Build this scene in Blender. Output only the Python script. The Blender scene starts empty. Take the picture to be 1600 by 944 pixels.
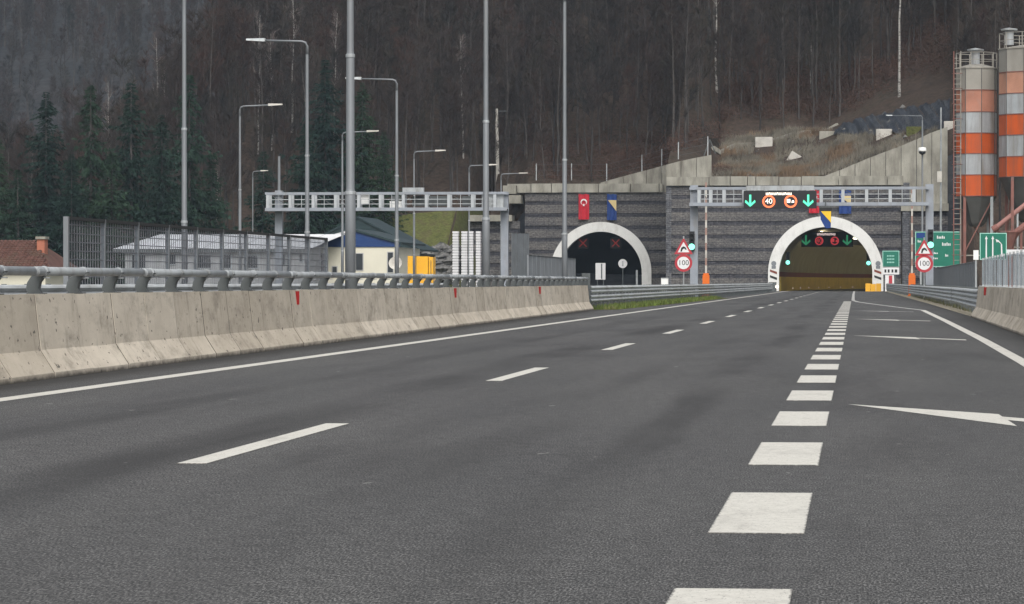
import bpy, bmesh, math, random
from mathutils import Vector, Matrix, noise
R = math.radians
rnd = random.Random(7)
scn = bpy.context.scene
COL = scn.collection

# ------------------------------------------------------------------ camera
CAMH = 1.15
FPX = 5333.0
cam_d = bpy.data.cameras.new('camera'); cam = bpy.data.objects.new('camera', cam_d); COL.objects.link(cam)
cam_d.sensor_width = 36.0; cam_d.sensor_fit = 'HORIZONTAL'; cam_d.lens = FPX / 1600 * 36
cam_d.clip_start = 0.3; cam_d.clip_end = 6000
cam.location = (0, 0, CAMH)
YAW = math.atan(538 / FPX); PITCH = math.atan(32 / FPX * math.cos(YAW))
cam.rotation_euler = (R(90) - PITCH, 0, YAW)
scn.camera = cam
_rot = cam.rotation_euler.to_matrix()

def P(px, py, Y):
    """world point at photograph pixel (1600 wide) and road distance Y"""
    d = _rot @ Vector((px - 800, 472 - py, -FPX))
    t = Y / d.y
    return Vector((d.x * t, Y, CAMH + d.z * t))
def PX(px, Y): return P(px, 440, Y).x
def PH(py, Y, px=1000): return P(px, py, Y).z

# ------------------------------------------------------------------ light
SUN_EL, SUN_AZ = 46.0, 168.0          # azimuth from +Y (north) clockwise
w = bpy.data.worlds.new('World'); scn.world = w; w.use_nodes = True
nt = w.node_tree; nt.nodes.clear()
o_ = nt.nodes.new('ShaderNodeOutputWorld'); bg = nt.nodes.new('ShaderNodeBackground')
sk = nt.nodes.new('ShaderNodeTexSky'); sk.sky_type = 'NISHITA'; sk.sun_disc = False
sk.sun_elevation = R(SUN_EL); sk.sun_rotation = R(SUN_AZ); sk.dust_density = 4.0; sk.air_density = 1.0
hs = nt.nodes.new('ShaderNodeHueSaturation'); hs.inputs['Saturation'].default_value = 0.22
bg.inputs['Strength'].default_value = 0.14
nt.links.new(sk.outputs[0], hs.inputs['Color']); nt.links.new(hs.outputs[0], bg.inputs['Color'])
nt.links.new(bg.outputs[0], o_.inputs['Surface'])
sl = bpy.data.lights.new('sun', 'SUN'); sl.energy = 1.4; sl.angle = R(45); sl.color = (1.0, 0.965, 0.91)
so = bpy.data.objects.new('sun', sl); COL.objects.link(so)
sd = Vector((math.sin(R(SUN_AZ)) * math.cos(R(SUN_EL)), math.cos(R(SUN_AZ)) * math.cos(R(SUN_EL)), math.sin(R(SUN_EL))))
so.rotation_euler = sd.to_track_quat('Z', 'Y').to_euler()
so.location = (0, -20, 60)
scn.view_settings.view_transform = 'Standard'
scn.view_settings.look = 'None'
scn.view_settings.exposure = 0.5
scn.view_settings.gamma = 1.0
scn.cycles.max_bounces = 6
scn.cycles.transparent_max_bounces = 12
scn.cycles.volume_bounces = 0
scn.cycles.use_denoising = True

# ------------------------------------------------------------------ materials
def S(r, g, b):
    f = lambda c: (c / 255 / 12.92) if c / 255 <= 0.04045 else ((c / 255 + 0.055) / 1.055) ** 2.4
    return (f(r), f(g), f(b))
def _new(name):
    m = bpy.data.materials.new(name); m.use_nodes = True
    n = m.node_tree; b = n.nodes['Principled BSDF']
    return m, n, b
def _math(n, op, a, b=None, clamp=False):
    x = n.nodes.new('ShaderNodeMath'); x.operation = op; x.use_clamp = clamp
    for i, v in enumerate((a, b)):
        if v is None: continue
        if isinstance(v, (int, float)): x.inputs[i].default_value = v
        else: n.links.new(v, x.inputs[i])
    return x.outputs[0]
def _pos(n, scale=(1, 1, 1), loc=(0, 0, 0)):
    g = n.nodes.new('ShaderNodeNewGeometry'); mp = n.nodes.new('ShaderNodeMapping')
    mp.inputs['Scale'].default_value = scale; mp.inputs['Location'].default_value = loc
    n.links.new(g.outputs['Position'], mp.inputs['Vector'])
    return mp.outputs[0]
def _noise(n, vec, scale, detail=3, rough=0.55):
    x = n.nodes.new('ShaderNodeTexNoise'); x.inputs['Scale'].default_value = scale
    x.inputs['Detail'].default_value = detail; x.inputs['Roughness'].default_value = rough
    n.links.new(vec, x.inputs['Vector']); return x.outputs['Fac']
def _ramp(n, fac, stops):
    x = n.nodes.new('ShaderNodeValToRGB')
    e = x.color_ramp.elements
    while len(e) < len(stops): e.new(0.5)
    for k, (p, c) in enumerate(stops):
        e[k].position = p; e[k].color = (*c, 1) if len(c) == 3 else c
    n.links.new(fac, x.inputs[0]); return x.outputs[0]
def _mix(n, fac, a, b, mode='MIX'):
    x = n.nodes.new('ShaderNodeMix'); x.data_type = 'RGBA'; x.blend_type = mode
    if isinstance(fac, (int, float)): x.inputs[0].default_value = fac
    else: n.links.new(fac, x.inputs[0])
    for i, v in ((6, a), (7, b)):
        if isinstance(v, tuple): x.inputs[i].default_value = (*v[:3], 1)
        else: n.links.new(v, x.inputs[i])
    return x.outputs[2]
def _bump(n, b, h, strength, dist=0.02):
    x = n.nodes.new('ShaderNodeBump'); x.inputs['Strength'].default_value = strength; x.inputs['Distance'].default_value = dist
    n.links.new(h, x.inputs['Height']); n.links.new(x.outputs[0], b.inputs['Normal'])
def sc(c, k): return tuple(min(1.0, v * k) for v in c)

def MAT(name, col, rough=0.6, metal=0.0, var=0.18, scale=3.0, vs=(1, 1, 1), dirt=None, bump=0.0, bscale=30, dirt_lo=.5, dirt_hi=.75, dscale=1.3, dvs=None, spec=0.4):
    m, n, b = _new(name)
    v = _pos(n, vs)
    f = _noise(n, v, scale, 4)
    c = _ramp(n, f, [(0.25, sc(col, 1 - var)), (0.75, sc(col, 1 + var))])
    if dirt:
        f2 = _noise(n, _pos(n, dvs or vs, (7, 3, 1)), dscale, 5, 0.65)
        mk = _ramp(n, f2, [(dirt_lo, (0, 0, 0)), (dirt_hi, (1, 1, 1))])
        c = _mix(n, mk, c, dirt)
    n.links.new(c, b.inputs['Base Color'])
    b.inputs['Roughness'].default_value = rough; b.inputs['Metallic'].default_value = metal
    b.inputs['Specular IOR Level'].default_value = spec
    if bump: _bump(n, b, _noise(n, _pos(n), bscale, 3), bump)
    return m
def EMI(name, col, strength):
    m, n, b = _new(name)
    b.inputs['Base Color'].default_value = (*sc(col, .2), 1)
    b.inputs['Emission Color'].default_value = (*col, 1); b.inputs['Emission Strength'].default_value = strength
    return m

def asphalt_mat():
    m, n, b = _new('asphalt')
    fine = _noise(n, _pos(n, (1, .2, 1)), 105, 2, 0.75)
    c = _ramp(n, fine, [(0.32, (0.0105, 0.0106, 0.011)), (0.49, (0.05, 0.05, 0.0503)), (0.67, (0.165, 0.163, 0.16))])
    mid = _noise(n, _pos(n, (1, .45, 1)), 9, 3, 0.7)
    c = _mix(n, 1.0, c, _ramp(n, mid, [(0.3, (0.78,) * 3), (0.7, (1.2,) * 3)]), 'MULTIPLY')
    big = _noise(n, _pos(n, (0.55, 0.07, 1)), 1.0, 4, 0.6)
    c = _mix(n, 1.0, c, _ramp(n, big, [(0.3, (0.8, 0.8, 0.81)), (0.65, (1.12, 1.11, 1.09))]), 'MULTIPLY')
    # oily and rubber stains of their own shape
    st = _noise(n, _pos(n, (0.75, 0.1, 1), (4.3, 1.7, 0)), 0.8, 5, 0.6)
    c = _mix(n, _ramp(n, st, [(0.54, (0, 0, 0)), (0.72, (.6,) * 3)]), c, (0.03, 0.029, 0.029))
    # rubber darkened wheel paths
    g0 = n.nodes.new('ShaderNodeNewGeometry'); s0 = n.nodes.new('ShaderNodeSeparateXYZ'); n.links.new(g0.outputs['Position'], s0.inputs[0])
    wob = _math(n, 'MULTIPLY', _noise(n, _pos(n, (.35, .05, 1), (8, 3, 0)), 1.0, 3), 1.2)
    for xc, wd, k_ in ((-4.6, .6, .75), (-1.5, .4, .6), (-6.4, .4, .4), (-2.6, .4, .35)):
        dx_ = _math(n, 'ABSOLUTE', _math(n, 'ADD', _math(n, 'SUBTRACT', s0.outputs[0], xc - .6), _math(n, 'MULTIPLY', wob, -1.0)))
        q_ = n.nodes.new('ShaderNodeMapRange'); q_.interpolation_type = 'SMOOTHSTEP'; q_.inputs[1].default_value = wd; q_.inputs[2].default_value = wd * .2
        n.links.new(dx_, q_.inputs[0])
        al = _ramp(n, _noise(n, _pos(n, (.3, .055, 1), (xc, 5, 0)), 1.0, 3, .6), [(.42, (0, 0, 0)), (.6, (k_,) * 3)])
        c = _mix(n, _math(n, 'MULTIPLY', q_.outputs[0], al), c, (0.022, 0.0215, 0.0215))
    # paving seams, fine cracks and small pale scuffs
    cr_ = n.nodes.new('ShaderNodeTexVoronoi'); cr_.feature = 'DISTANCE_TO_EDGE'; cr_.inputs['Scale'].default_value = .28
    wv = n.nodes.new('ShaderNodeVectorMath'); wv.operation = 'MULTIPLY_ADD'
    nz_ = n.nodes.new('ShaderNodeTexNoise'); nz_.inputs['Scale'].default_value = 1.1; nz_.inputs['Detail'].default_value = 4; n.links.new(_pos(n, (1, .5, 1)), nz_.inputs['Vector'])
    n.links.new(nz_.outputs['Color'], wv.inputs[0]); wv.inputs[1].default_value = (1.3, 1.3, 0); n.links.new(_pos(n, (1, .22, 0)), wv.inputs[2]); n.links.new(wv.outputs[0], cr_.inputs['Vector'])
    ck = _ramp(n, cr_.outputs['Distance'], [(0.0, (.22,) * 3), (0.005, (0, 0, 0))])
    gate_ = _ramp(n, _noise(n, _pos(n, (.25, .04, 1), (1, 7, 0)), 1.0, 2), [(.5, (0, 0, 0)), (.58, (1, 1, 1))])
    c = _mix(n, _math(n, 'MULTIPLY', ck, gate_), c, (0.016, 0.016, 0.016))
    for xs_ in (-4.52,):
        sd_ = _math(n, 'ABSOLUTE', _math(n, 'ADD', _math(n, 'SUBTRACT', s0.outputs[0], xs_), _math(n, 'MULTIPLY', _noise(n, _pos(n, (1, 1, 1)), 1.5, 4), .05)))
        q2 = n.nodes.new('ShaderNodeMapRange'); q2.inputs[1].default_value = .022; q2.inputs[2].default_value = .004; n.links.new(sd_, q2.inputs[0])
        c = _mix(n, _math(n, 'MULTIPLY', q2.outputs[0], .2), c, (0.02, 0.02, 0.02))
    pf = _noise(n, _pos(n, (1, .25, 1), (4, 4, 0)), 5.5, 2, .5)
    c = _mix(n, _ramp(n, pf, [(.735, (0, 0, 0)), (.76, (.4,) * 3)]), c, (0.25, 0.245, 0.235))
    # silt and dirt along the kerb side gutter
    g = n.nodes.new('ShaderNodeNewGeometry'); sp = n.nodes.new('ShaderNodeSeparateXYZ'); n.links.new(g.outputs['Position'], sp.inputs[0])
    ln = _math(n, 'ADD', sp.outputs[0], _math(n, 'MULTIPLY', sp.outputs[1], 0.0119))
    ln = _math(n, 'ADD', ln, _math(n, 'MULTIPLY', _noise(n, _pos(n), 2.2, 3), 0.5))
    gut = n.nodes.new('ShaderNodeMapRange'); gut.inputs[1].default_value = -7.95; gut.inputs[2].default_value = -8.45
    n.links.new(ln, gut.inputs[0])
    c = _mix(n, _math(n, 'MULTIPLY', gut.outputs[0], 0.85), c, (0.026, 0.025, 0.024))
    g2 = n.nodes.new('ShaderNodeMapRange'); g2.inputs[1].default_value = 3.0; g2.inputs[2].default_value = 3.8
    n.links.new(_math(n, 'ADD', sp.outputs[0], _math(n, 'MULTIPLY', _noise(n, _pos(n, (1, 1, 1), (3, 0, 0)), 1.2, 3), 0.7)), g2.inputs[0])
    c = _mix(n, _math(n, 'MULTIPLY', g2.outputs[0], 0.5), c, (0.03, 0.028, 0.026))
    n.links.new(c, b.inputs['Base Color'])
    b.inputs['Roughness'].default_value = 0.88; b.inputs['Specular IOR Level'].default_value = 0.25
    _bump(n, b, fine, 0.4, 0.008)
    return m
def paint_mat(chip=True):
    m, n, b = _new('road_paint')
    f = _noise(n, _pos(n), 14, 4, .7)
    c = _ramp(n, f, [(0.3, (0.43, 0.415, 0.372)), (0.6, (0.53, 0.514, 0.464))])
    f2 = _noise(n, _pos(n, (1, .3, 1), (2, 9, 0)), 2.6, 6, .75)
    c = _mix(n, _ramp(n, f2, [(0.52, (0, 0, 0)), (0.78, (.6,) * 3)]), c, (0.2, 0.19, 0.172))
    sp_ = _noise(n, _pos(n, (1, .3, 1)), 90, 2, .7)
    c = _mix(n, _ramp(n, sp_, [(0.6, (0, 0, 0)), (0.68, (.6,) * 3)]), c, (0.13, 0.127, 0.12))
    # chipped borders: the edge of each mark is eaten by the coarse asphalt
    tc = n.nodes.new('ShaderNodeTexCoord'); sp = n.nodes.new('ShaderNodeSeparateXYZ'); n.links.new(tc.outputs['Generated'], sp.inputs[0])
    def edge(o, k): return _math(n, 'MULTIPLY', _math(n, 'SUBTRACT', 0.5, _math(n, 'ABSOLUTE', _math(n, 'SUBTRACT', o, 0.5))), k)
    e = _math(n, 'MINIMUM', edge(sp.outputs[0], .44), edge(sp.outputs[1], 3.0))
    e = _math(n, 'SUBTRACT', e, _math(n, 'MULTIPLY', _math(n, 'SUBTRACT', _noise(n, _pos(n, (1, .35, 1)), 40, 3, .7), .42), .035))
    if not chip: e = _math(n, 'ADD', .5, 0.0)
    mk = n.nodes.new('ShaderNodeMapRange'); mk.inputs[1].default_value = .006; mk.inputs[2].default_value = -.002; n.links.new(e, mk.inputs[0])
    c = _mix(n, _math(n, 'MULTIPLY', mk.outputs[0], .8), c, (0.06, 0.058, 0.056))
    n.links.new(c, b.inputs['Base Color']); b.inputs['Roughness'].default_value = 0.75
    _bump(n, b, sp_, .4, .006)
    return m
def worn_paint_mat():
    m, n, b = _new('worn_road_paint')
    f2 = _noise(n, _pos(n, (1, .2, 1), (2, 9, 0)), 3.5, 6, .75)
    c = _mix(n, _ramp(n, f2, [(0.35, (0, 0, 0)), (0.7, (.9,) * 3)]), (0.5, 0.49, 0.46), (0.11, 0.108, 0.105))
    n.links.new(c, b.inputs['Base Color']); b.inputs['Roughness'].default_value = 0.8
    return m
def barrier_mat():
    m, n, b = _new('barrier_concrete')
    f = _noise(n, _pos(n, (1, .4, 1)), 2.2, 5, .65)
    c = _ramp(n, f, [(0.25, (0.415, 0.367, 0.3)), (0.75, (0.58, 0.52, 0.433))])
    oi = n.nodes.new('ShaderNodeObjectInfo')
    c = _mix(n, 1.0, c, _ramp(n, oi.outputs['Random'], [(0, (.84, .83, .81)), (1, (1.08, 1.08, 1.08))]), 'MULTIPLY')
    # run-off streaks and weathered patches, each its own shape
    f2 = _noise(n, _pos(n, (1, .36, .9), (1, 5, 2)), 2.6, 6, .72)
    c = _mix(n, _ramp(n, f2, [(0.5, (0, 0, 0)), (0.72, (.7,) * 3)]), c, (0.17, 0.148, 0.12))
    f4 = _noise(n, _pos(n, (1.4, 1.4, .35), (5, 2, 7)), 2.4, 5, .7)
    c = _mix(n, _ramp(n, f4, [(0.55, (0, 0, 0)), (0.72, (.5,) * 3)]), c, (0.15, 0.13, 0.105))
    f3 = _noise(n, _pos(n, (1, .34, .6)), 17, 2, .6)
    c = _mix(n, _ramp(n, f3, [(0.66, (0, 0, 0)), (0.71, (.85,) * 3)]), c, (0.07, 0.064, 0.057))
    # splash dirt where the wall meets the gutter
    g = n.nodes.new('ShaderNodeNewGeometry'); sp = n.nodes.new('ShaderNodeSeparateXYZ'); n.links.new(g.outputs['Position'], sp.inputs[0])
    hz = _math(n, 'ADD', sp.outputs[2], _math(n, 'MULTIPLY', _noise(n, _pos(n, (1, .4, 1)), 9, 4), -0.08))
    mr = n.nodes.new('ShaderNodeMapRange'); mr.inputs[1].default_value = 0.02; mr.inputs[2].default_value = -0.03
    n.links.new(hz, mr.inputs[0])
    c = _mix(n, _math(n, 'MULTIPLY', mr.outputs[0], .85), c, (0.045, 0.042, 0.038))
    n.links.new(c, b.inputs['Base Color']); b.inputs['Roughness'].default_value = 0.9
    b.inputs['Specular IOR Level'].default_value = 0.2
    _bump(n, b, _noise(n, _pos(n), 22, 4, .7), 0.3, 0.012)
    return m
def stone_mat(name, c0, c1, joint, k=1.0):
    m, n, b = _new(name)
    g = n.nodes.new('ShaderNodeNewGeometry'); sp = n.nodes.new('ShaderNodeSeparateXYZ'); n.links.new(g.outputs['Position'], sp.inputs[0])
    cb = n.nodes.new('ShaderNodeCombineXYZ'); n.links.new(sp.outputs[0], cb.inputs[0]); n.links.new(sp.outputs[2], cb.inputs[1])
    br = n.nodes.new('ShaderNodeTexBrick'); n.links.new(cb.outputs[0], br.inputs['Vector'])
    br.inputs['Color1'].default_value = (*c0, 1); br.inputs['Color2'].default_value = (*c1, 1); br.inputs['Mortar'].default_value = (*joint, 1)
    br.inputs['Scale'].default_value = 1.0; br.inputs['Brick Width'].default_value = 0.62 * k; br.inputs['Row Height'].default_value = 0.255 * k
    br.inputs['Mortar Size'].default_value = 0.022; br.inputs['Bias'].default_value = 0.0
    f = _noise(n, _pos(n, (.8, 1, 1.5)), 3.6, 4, .8)
    c = _mix(n, 1.0, br.outputs['Color'], _ramp(n, f, [(0.34, (0.42, 0.42, 0.45)), (0.66, (1.66, 1.64, 1.6))]), 'MULTIPLY')
    f2 = _noise(n, _pos(n, (.08, 1, .9), (3, 0, 4)), 1.0, 3, .6)
    c = _mix(n, 1.0, c, _ramp(n, f2, [(0.35, (0.75, 0.76, 0.8)), (0.65, (1.2, 1.18, 1.14))]), 'MULTIPLY')
    n.links.new(c, b.inputs['Base Color']); b.inputs['Roughness'].default_value = 0.95; b.inputs['Specular IOR Level'].default_value = .15
    _bump(n, b, f, .5, .06)
    return m
def tree_mat(name, cols, rough=0.95):
    m, n, b = _new(name)
    oi = n.nodes.new('ShaderNodeObjectInfo')
    c = _ramp(n, oi.outputs['Random'], [(i / max(1, len(cols) - 1), c) for i, c in enumerate(cols)])
    f = _noise(n, _pos(n), 0.9, 3)
    c = _mix(n, 1.0, c, _ramp(n, f, [(0.3, (0.72,) * 3), (0.7, (1.28,) * 3)]), 'MULTIPLY')
    n.links.new(c, b.inputs['Base Color']); b.inputs['Roughness'].default_value = rough; b.inputs['Specular IOR Level'].default_value = 0.1
    return m
def birch_mat():
    m, n, b = _new('birch_bark')
    f = _noise(n, _pos(n, (1, 1, 2.4)), 1.6, 4, .7)
    c = _ramp(n, f, [(0.38, (0.06, 0.054, 0.048)), (0.52, (0.3, 0.287, 0.265))])
    n.links.new(c, b.inputs['Base Color']); b.inputs['Roughness'].default_value = .8
    return m
def ground_mat(name, stops, scale=.6, fine=6.0, rough=1.0):
    m, n, b = _new(name)
    f = _noise(n, _pos(n), scale, 6, .65)
    c = _ramp(n, f, stops)
    f2 = _noise(n, _pos(n), fine, 3, .7)
    c = _mix(n, 1.0, c, _ramp(n, f2, [(0.3, (0.62,) * 3), (0.7, (1.35,) * 3)]), 'MULTIPLY')
    n.links.new(c, b.inputs['Base Color']); b.inputs['Roughness'].default_value = rough; b.inputs['Specular IOR Level'].default_value = .1
    _bump(n, b, f2, .6, .08)
    return m
def pane_mat():
    m, n, b = _new('hazy_acrylic')
    out = n.nodes['Material Output']
    t = n.nodes.new('ShaderNodeBsdfTransparent'); t.inputs[0].default_value = (.86, .88, .9, 1)
    mx = n.nodes.new('ShaderNodeMixShader')
    f = _noise(n, _pos(n, (1, 1, .5)), 1.3, 3)
    fac = _ramp(n, f, [(.3, (.04,) * 3), (.7, (.11,) * 3)])
    b.inputs['Base Color'].default_value = (.21, .2, .205, 1); b.inputs['Roughness'].default_value = .25
    n.links.new(fac, mx.inputs[0]); n.links.new(t.outputs[0], mx.inputs[1]); n.links.new(b.outputs[0], mx.inputs[2])
    n.links.new(mx.outputs[0], out.inputs['Surface'])
    return m

ASPH = asphalt_mat(); PAINT = paint_mat(); PAINTL = paint_mat(False); WORN = worn_paint_mat(); BARR = barrier_mat()
GALV = MAT('galvanised_steel', (0.35, 0.37, 0.38), .5, .35, .16, 2.0, dirt=(0.2, .2, .19), dscale=3, dvs=(1, 1, .3))
GALVD = MAT('weathered_galvanised_post', (0.085, 0.094, 0.095), .6, .3, .2, 3.0)
POLEM = MAT('pole_steel', (0.185, 0.198, 0.21), .5, .3, .12, 1.0, dirt=(0.2, .205, .21), dscale=2, dvs=(2, 2, .2))
GANT = MAT('gantry_steel', (0.25, 0.272, 0.305), .5, .2, .12, 1.5, dirt=(0.22, .22, .22), dscale=2, dvs=(1, 1, .3))
GANTW = MAT('gantry_upright', (0.37, 0.39, 0.405), .5, .1, .1, 1.5)
DARK = MAT('dark_rubber', (0.018, 0.018, 0.02), .6, 0, .1)
WIREM = MAT('pale_wire', (0.27, 0.26, 0.265), .6, 0, .45, .7)
BEAMM = MAT('zinc_beam', (0.42, 0.44, 0.445), .5, .2, .14, 1.2, dirt=(0.25, .25, .24), dscale=2, dvs=(1, .3, 1))
BOOMS = MAT('boom_stripe', (0.27, 0.17, 0.14), .7, 0, .15)
DARKJ = MAT('dirty_joint', (0.05, 0.045, 0.04), .9, 0, .2)
BLACK = MAT('black_housing', (0.011, 0.012, 0.014), .5, 0, .1)
WHITE = MAT('white_coating', (0.72, 0.72, 0.70), .5, 0, .07, 1.5)
RINGW = MAT('arch_white', (0.6, 0.6, 0.58), .7, 0, .06, .8, dirt=(0.4, .39, .37), dscale=.9, dvs=(1.4, 1, .4), dirt_lo=.52, dirt_hi=.85)
REDR = MAT('reflector_red', (0.25, 0.012, 0.012), .3, 0, .1)
SIGNR = MAT('sign_red', (0.36, 0.028, 0.04), .5, 0, .08)
SIGNW = MAT('sign_white', (0.62, 0.62, 0.62), .5, 0, .05)
SIGNG = MAT('sign_green', (0.005, 0.13, 0.085), .45, 0, .08)
SIGNGE = MAT('sign_green_edge', (0.3, 0.55, 0.47), .45, 0, .05)
PANEL = MAT('grey_fence_panel', (0.17, 0.185, 0.2), .6, .1, .12, .8, dirt=(.12, .125, .13), dscale=1, dvs=(2, 2, .3))
STONE_A = stone_mat('rough_grey_stone', (0.115, 0.111, 0.108), (0.092, 0.09, 0.091), (0.062, 0.061, 0.063))
STONE_B = stone_mat('dark_slate_course', (0.06, 0.06, 0.068), (0.042, 0.043, 0.05), (0.03, 0.03, 0.036))
STONE_C = stone_mat('blue_grey_stone', (0.12, 0.125, 0.135), (0.082, 0.085, 0.092), (0.05, 0.05, 0.055))
CONC = MAT('cast_concrete', (0.27, 0.26, 0.222), .9, 0, .25, .5, dirt=(0.125, .115, .095), dscale=.5, dvs=(1.6, 1.6, .4), dirt_lo=.44, dirt_hi=.72)
CONCP = MAT('pale_concrete_block', (0.45, 0.43, 0.39), .9, 0, .12, .8, dirt=(0.27, .25, .22), dscale=1)
ORANGE = MAT('silo_orange', (0.47, 0.078, 0.013), .55, 0, .1, .8, dirt=(0.24, .07, .035), dscale=1.3, dvs=(1.6, 1.6, .22), dirt_lo=.42, dirt_hi=.75)
FADED = MAT('silo_faded_red', (0.38, 0.17, 0.115), .7, 0, .25, .5, dirt=(0.27, .2, .17), dscale=.6, dvs=(1, 1, .5))
FADED2 = MAT('silo_faded_orange', (0.42, 0.21, 0.14), .7, 0, .3, .5, dirt=(0.2, .17, .15), dscale=.6, dvs=(1, 1, .5))
SILV = MAT('silo_light_grey', (0.34, 0.358, 0.372), .5, .1, .12, 1, dirt=(0.2, .185, .165), dscale=1.3, dvs=(1.6, 1.6, .2), dirt_lo=.42, dirt_hi=.75)
SILB = MAT('silo_dusty_grey', (0.27, 0.255, 0.225), .8, 0, .1, .8, dirt=(0.2, .185, .16), dscale=.7, dvs=(1, 1, .3))
SILD = MAT('silo_cone', (0.1, 0.1, 0.095), .7, .2, .2, .8)
RUST = MAT('red_oxide_steel', (0.19, 0.085, 0.07), .8, 0, .25, 1.2, dirt=(0.13, .11, .1), dscale=1.2)
PINK = MAT('faded_red_tube', (0.3, 0.15, 0.13), .7, 0, .2, 1)
ROOFT = MAT('clay_tile', (0.088, 0.042, 0.033), .9, 0, .35, 2.5, dirt=(0.075, .058, .04), dscale=.9)
BRICKC = MAT('chimney_brick', (0.33, 0.125, 0.08), .9, 0, .15, 3)
ROOFW = MAT('white_metal_roof', (0.6, 0.6, 0.61), .5, 0, .06, .6, dirt=(0.45, .45, .45), dscale=.5)
WALLC = MAT('cream_render', (0.57, 0.545, 0.45), .85, 0, .06, .6)
WALLG = MAT('pale_grey_render', (0.36, 0.36, 0.36), .85, 0, .1, .6)
BLUE = MAT('deep_blue_fascia', (0.007, 0.035, 0.13), .45, 0, .1, .8)
TEAL = MAT('dark_teal_roof', (0.009, 0.025, 0.029), .5, 0, .12, .8)
GLASSD = MAT('dark_window_glass', (0.03, 0.035, 0.04), .15, 0, .2, .8)
YELL = MAT('yellow_container', (0.72, 0.37, 0.02), .5, 0, .1, .8)
YELW = MAT('tunnel_yellow_band', (0.66, 0.48, 0.08), .6, 0, .15, .6)
OLIVE = MAT('tunnel_wall', (0.33, 0.31, 0.215), .8, 0, .12, .3)
TRED = MAT('tunnel_red_stripe', (0.16, 0.035, 0.02), .7, 0, .1, .6)
TCEIL = MAT('tunnel_ceiling', (0.07, 0.068, 0.055), .9, 0, .1, .4)
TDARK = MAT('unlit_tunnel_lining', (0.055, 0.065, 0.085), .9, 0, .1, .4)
FLAGR = MAT('flag_red', (0.42, 0.014, 0.028), .8, 0, .08, 2)
FLAGB = MAT('flag_blue', (0.012, 0.04, 0.17), .8, 0, .1, 2)
FLAGY = MAT('flag_yellow', (0.66, 0.43, 0.03), .8, 0, .08, 2)
FLAGYP = MAT('flag_faded_yellow', (0.5, 0.4, 0.2), .8, 0, .08, 2)
MEMB = MAT('black_geomembrane', (0.022, 0.026, 0.034), .8, 0, .5, .8, vs=(1, .25, .25), dirt=(.05, .054, .06), dscale=1.1, dvs=(1.6, .15, .15), dirt_lo=.5, dirt_hi=.65, spec=.2)  # stretched stripes paint the light and shade of folds into the sheet colour
PICT = MAT('sign_black', (0.012, 0.012, 0.012), .6, 0, .05)
BARO = MAT('barrier_gate_orange', (0.62, 0.13, 0.01), .5, 0, .06)
PANE = pane_mat()
EGRN = EMI('lit_green', (0.1, 0.95, 0.5), 1.0)
EGRNL = EMI('lit_green_lamp', (0.22, 1.0, 0.72), 1.6)
EORG = EMI('lit_orange_red', (1.0, 0.17, 0.06), 1.3)
EWHT = EMI('lit_warm_white', (1.0, 0.86, 0.74), 1.5)
EREDX = EMI('lit_red_cross', (0.8, 0.06, 0.04), .15)
EREDD = EMI('lit_dim_red', (0.7, 0.06, 0.07), .45)
EGRND = EMI('lit_dim_green', (0.05, 0.45, 0.2), .3)
ELAMP = EMI('tunnel_lamp_light', (1.0, 0.86, 0.55), 9)
EDIMW = EMI('lit_dim_white', (1.0, 0.8, 0.75), .6)
EBLUE = EMI('lit_small_blue', (0.3, 0.25, 0.9), .6)
BARK = tree_mat('grey_brown_bark', [(0.05, 0.045, 0.042), (0.075, 0.067, 0.062), (0.03, 0.027, 0.026), (0.085, 0.077, 0.071), (0.04, 0.036, 0.034)])
TWIG = tree_mat('bare_twigs', [(0.042, 0.032, 0.029), (0.033, 0.029, 0.027), (0.06, 0.037, 0.031), (0.024, 0.025, 0.023), (0.052, 0.043, 0.04), (0.04, 0.036, 0.028)])
BIRB = birch_mat()
TWIGB = tree_mat('pale_birch_twigs', [(0.1, 0.08, 0.075), (0.13, 0.11, 0.1)])
NEED = tree_mat('spruce_needles', [(0.017, 0.034, 0.026), (0.025, 0.045, 0.026), (0.013, 0.027, 0.023)])
LEAFR = MAT('russet_leaves', (0.072, 0.041, 0.03), .95, 0, .45, .25)
SCRUB = MAT('dry_scrub_stems', (0.125, 0.112, 0.088), .95, 0, .6, .3)
SCRUBR = MAT('rusty_dry_fern', (0.125, 0.085, 0.053), .95, 0, .4, .3)
GRASS = MAT('green_grass_blades', (0.085, 0.12, 0.022), .9, 0, .4, 1.2, dirt=(.13, .105, .05), dscale=.8)
DGRASS = MAT('dull_verge_grass', (0.085, 0.085, 0.04), .9, 0, .4, 1.2, dirt=(.12, .1, .065), dscale=.8)
GROUNDM = ground_mat('dull_grass_ground', [(0.3, (0.075, 0.072, 0.05)), (0.55, (0.06, 0.07, 0.03)), (0.75, (0.11, 0.1, 0.085))])
HILLM = ground_mat('leaf_litter', [(0.3, (0.03, 0.026, 0.022)), (0.5, (0.052, 0.038, 0.03)), (0.62, (0.045, 0.037, 0.029)), (0.8, (0.075, 0.055, 0.042))], .12, 1.6)
FARM = ground_mat('far_wooded_slope', [(0.3, (0.024, 0.026, 0.028)), (0.7, (0.038, 0.036, 0.037))], .05, .4)
DIRTM = ground_mat('sandy_verge', [(0.3, (0.2, 0.18, 0.14)), (0.7, (0.32, 0.29, 0.22))], 1.0, 6)
BANKM = ground_mat('green_bank', [(0.3, (0.05, 0.056, 0.02)), (0.5, (0.085, 0.092, 0.03)), (0.7, (0.075, 0.062, 0.036))], .5, 3)
ROCKM = ground_mat('grey_rubble', [(0.35, (0.03, 0.03, 0.03)), (0.7, (0.2, 0.195, 0.185))], .9, 3)

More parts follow.
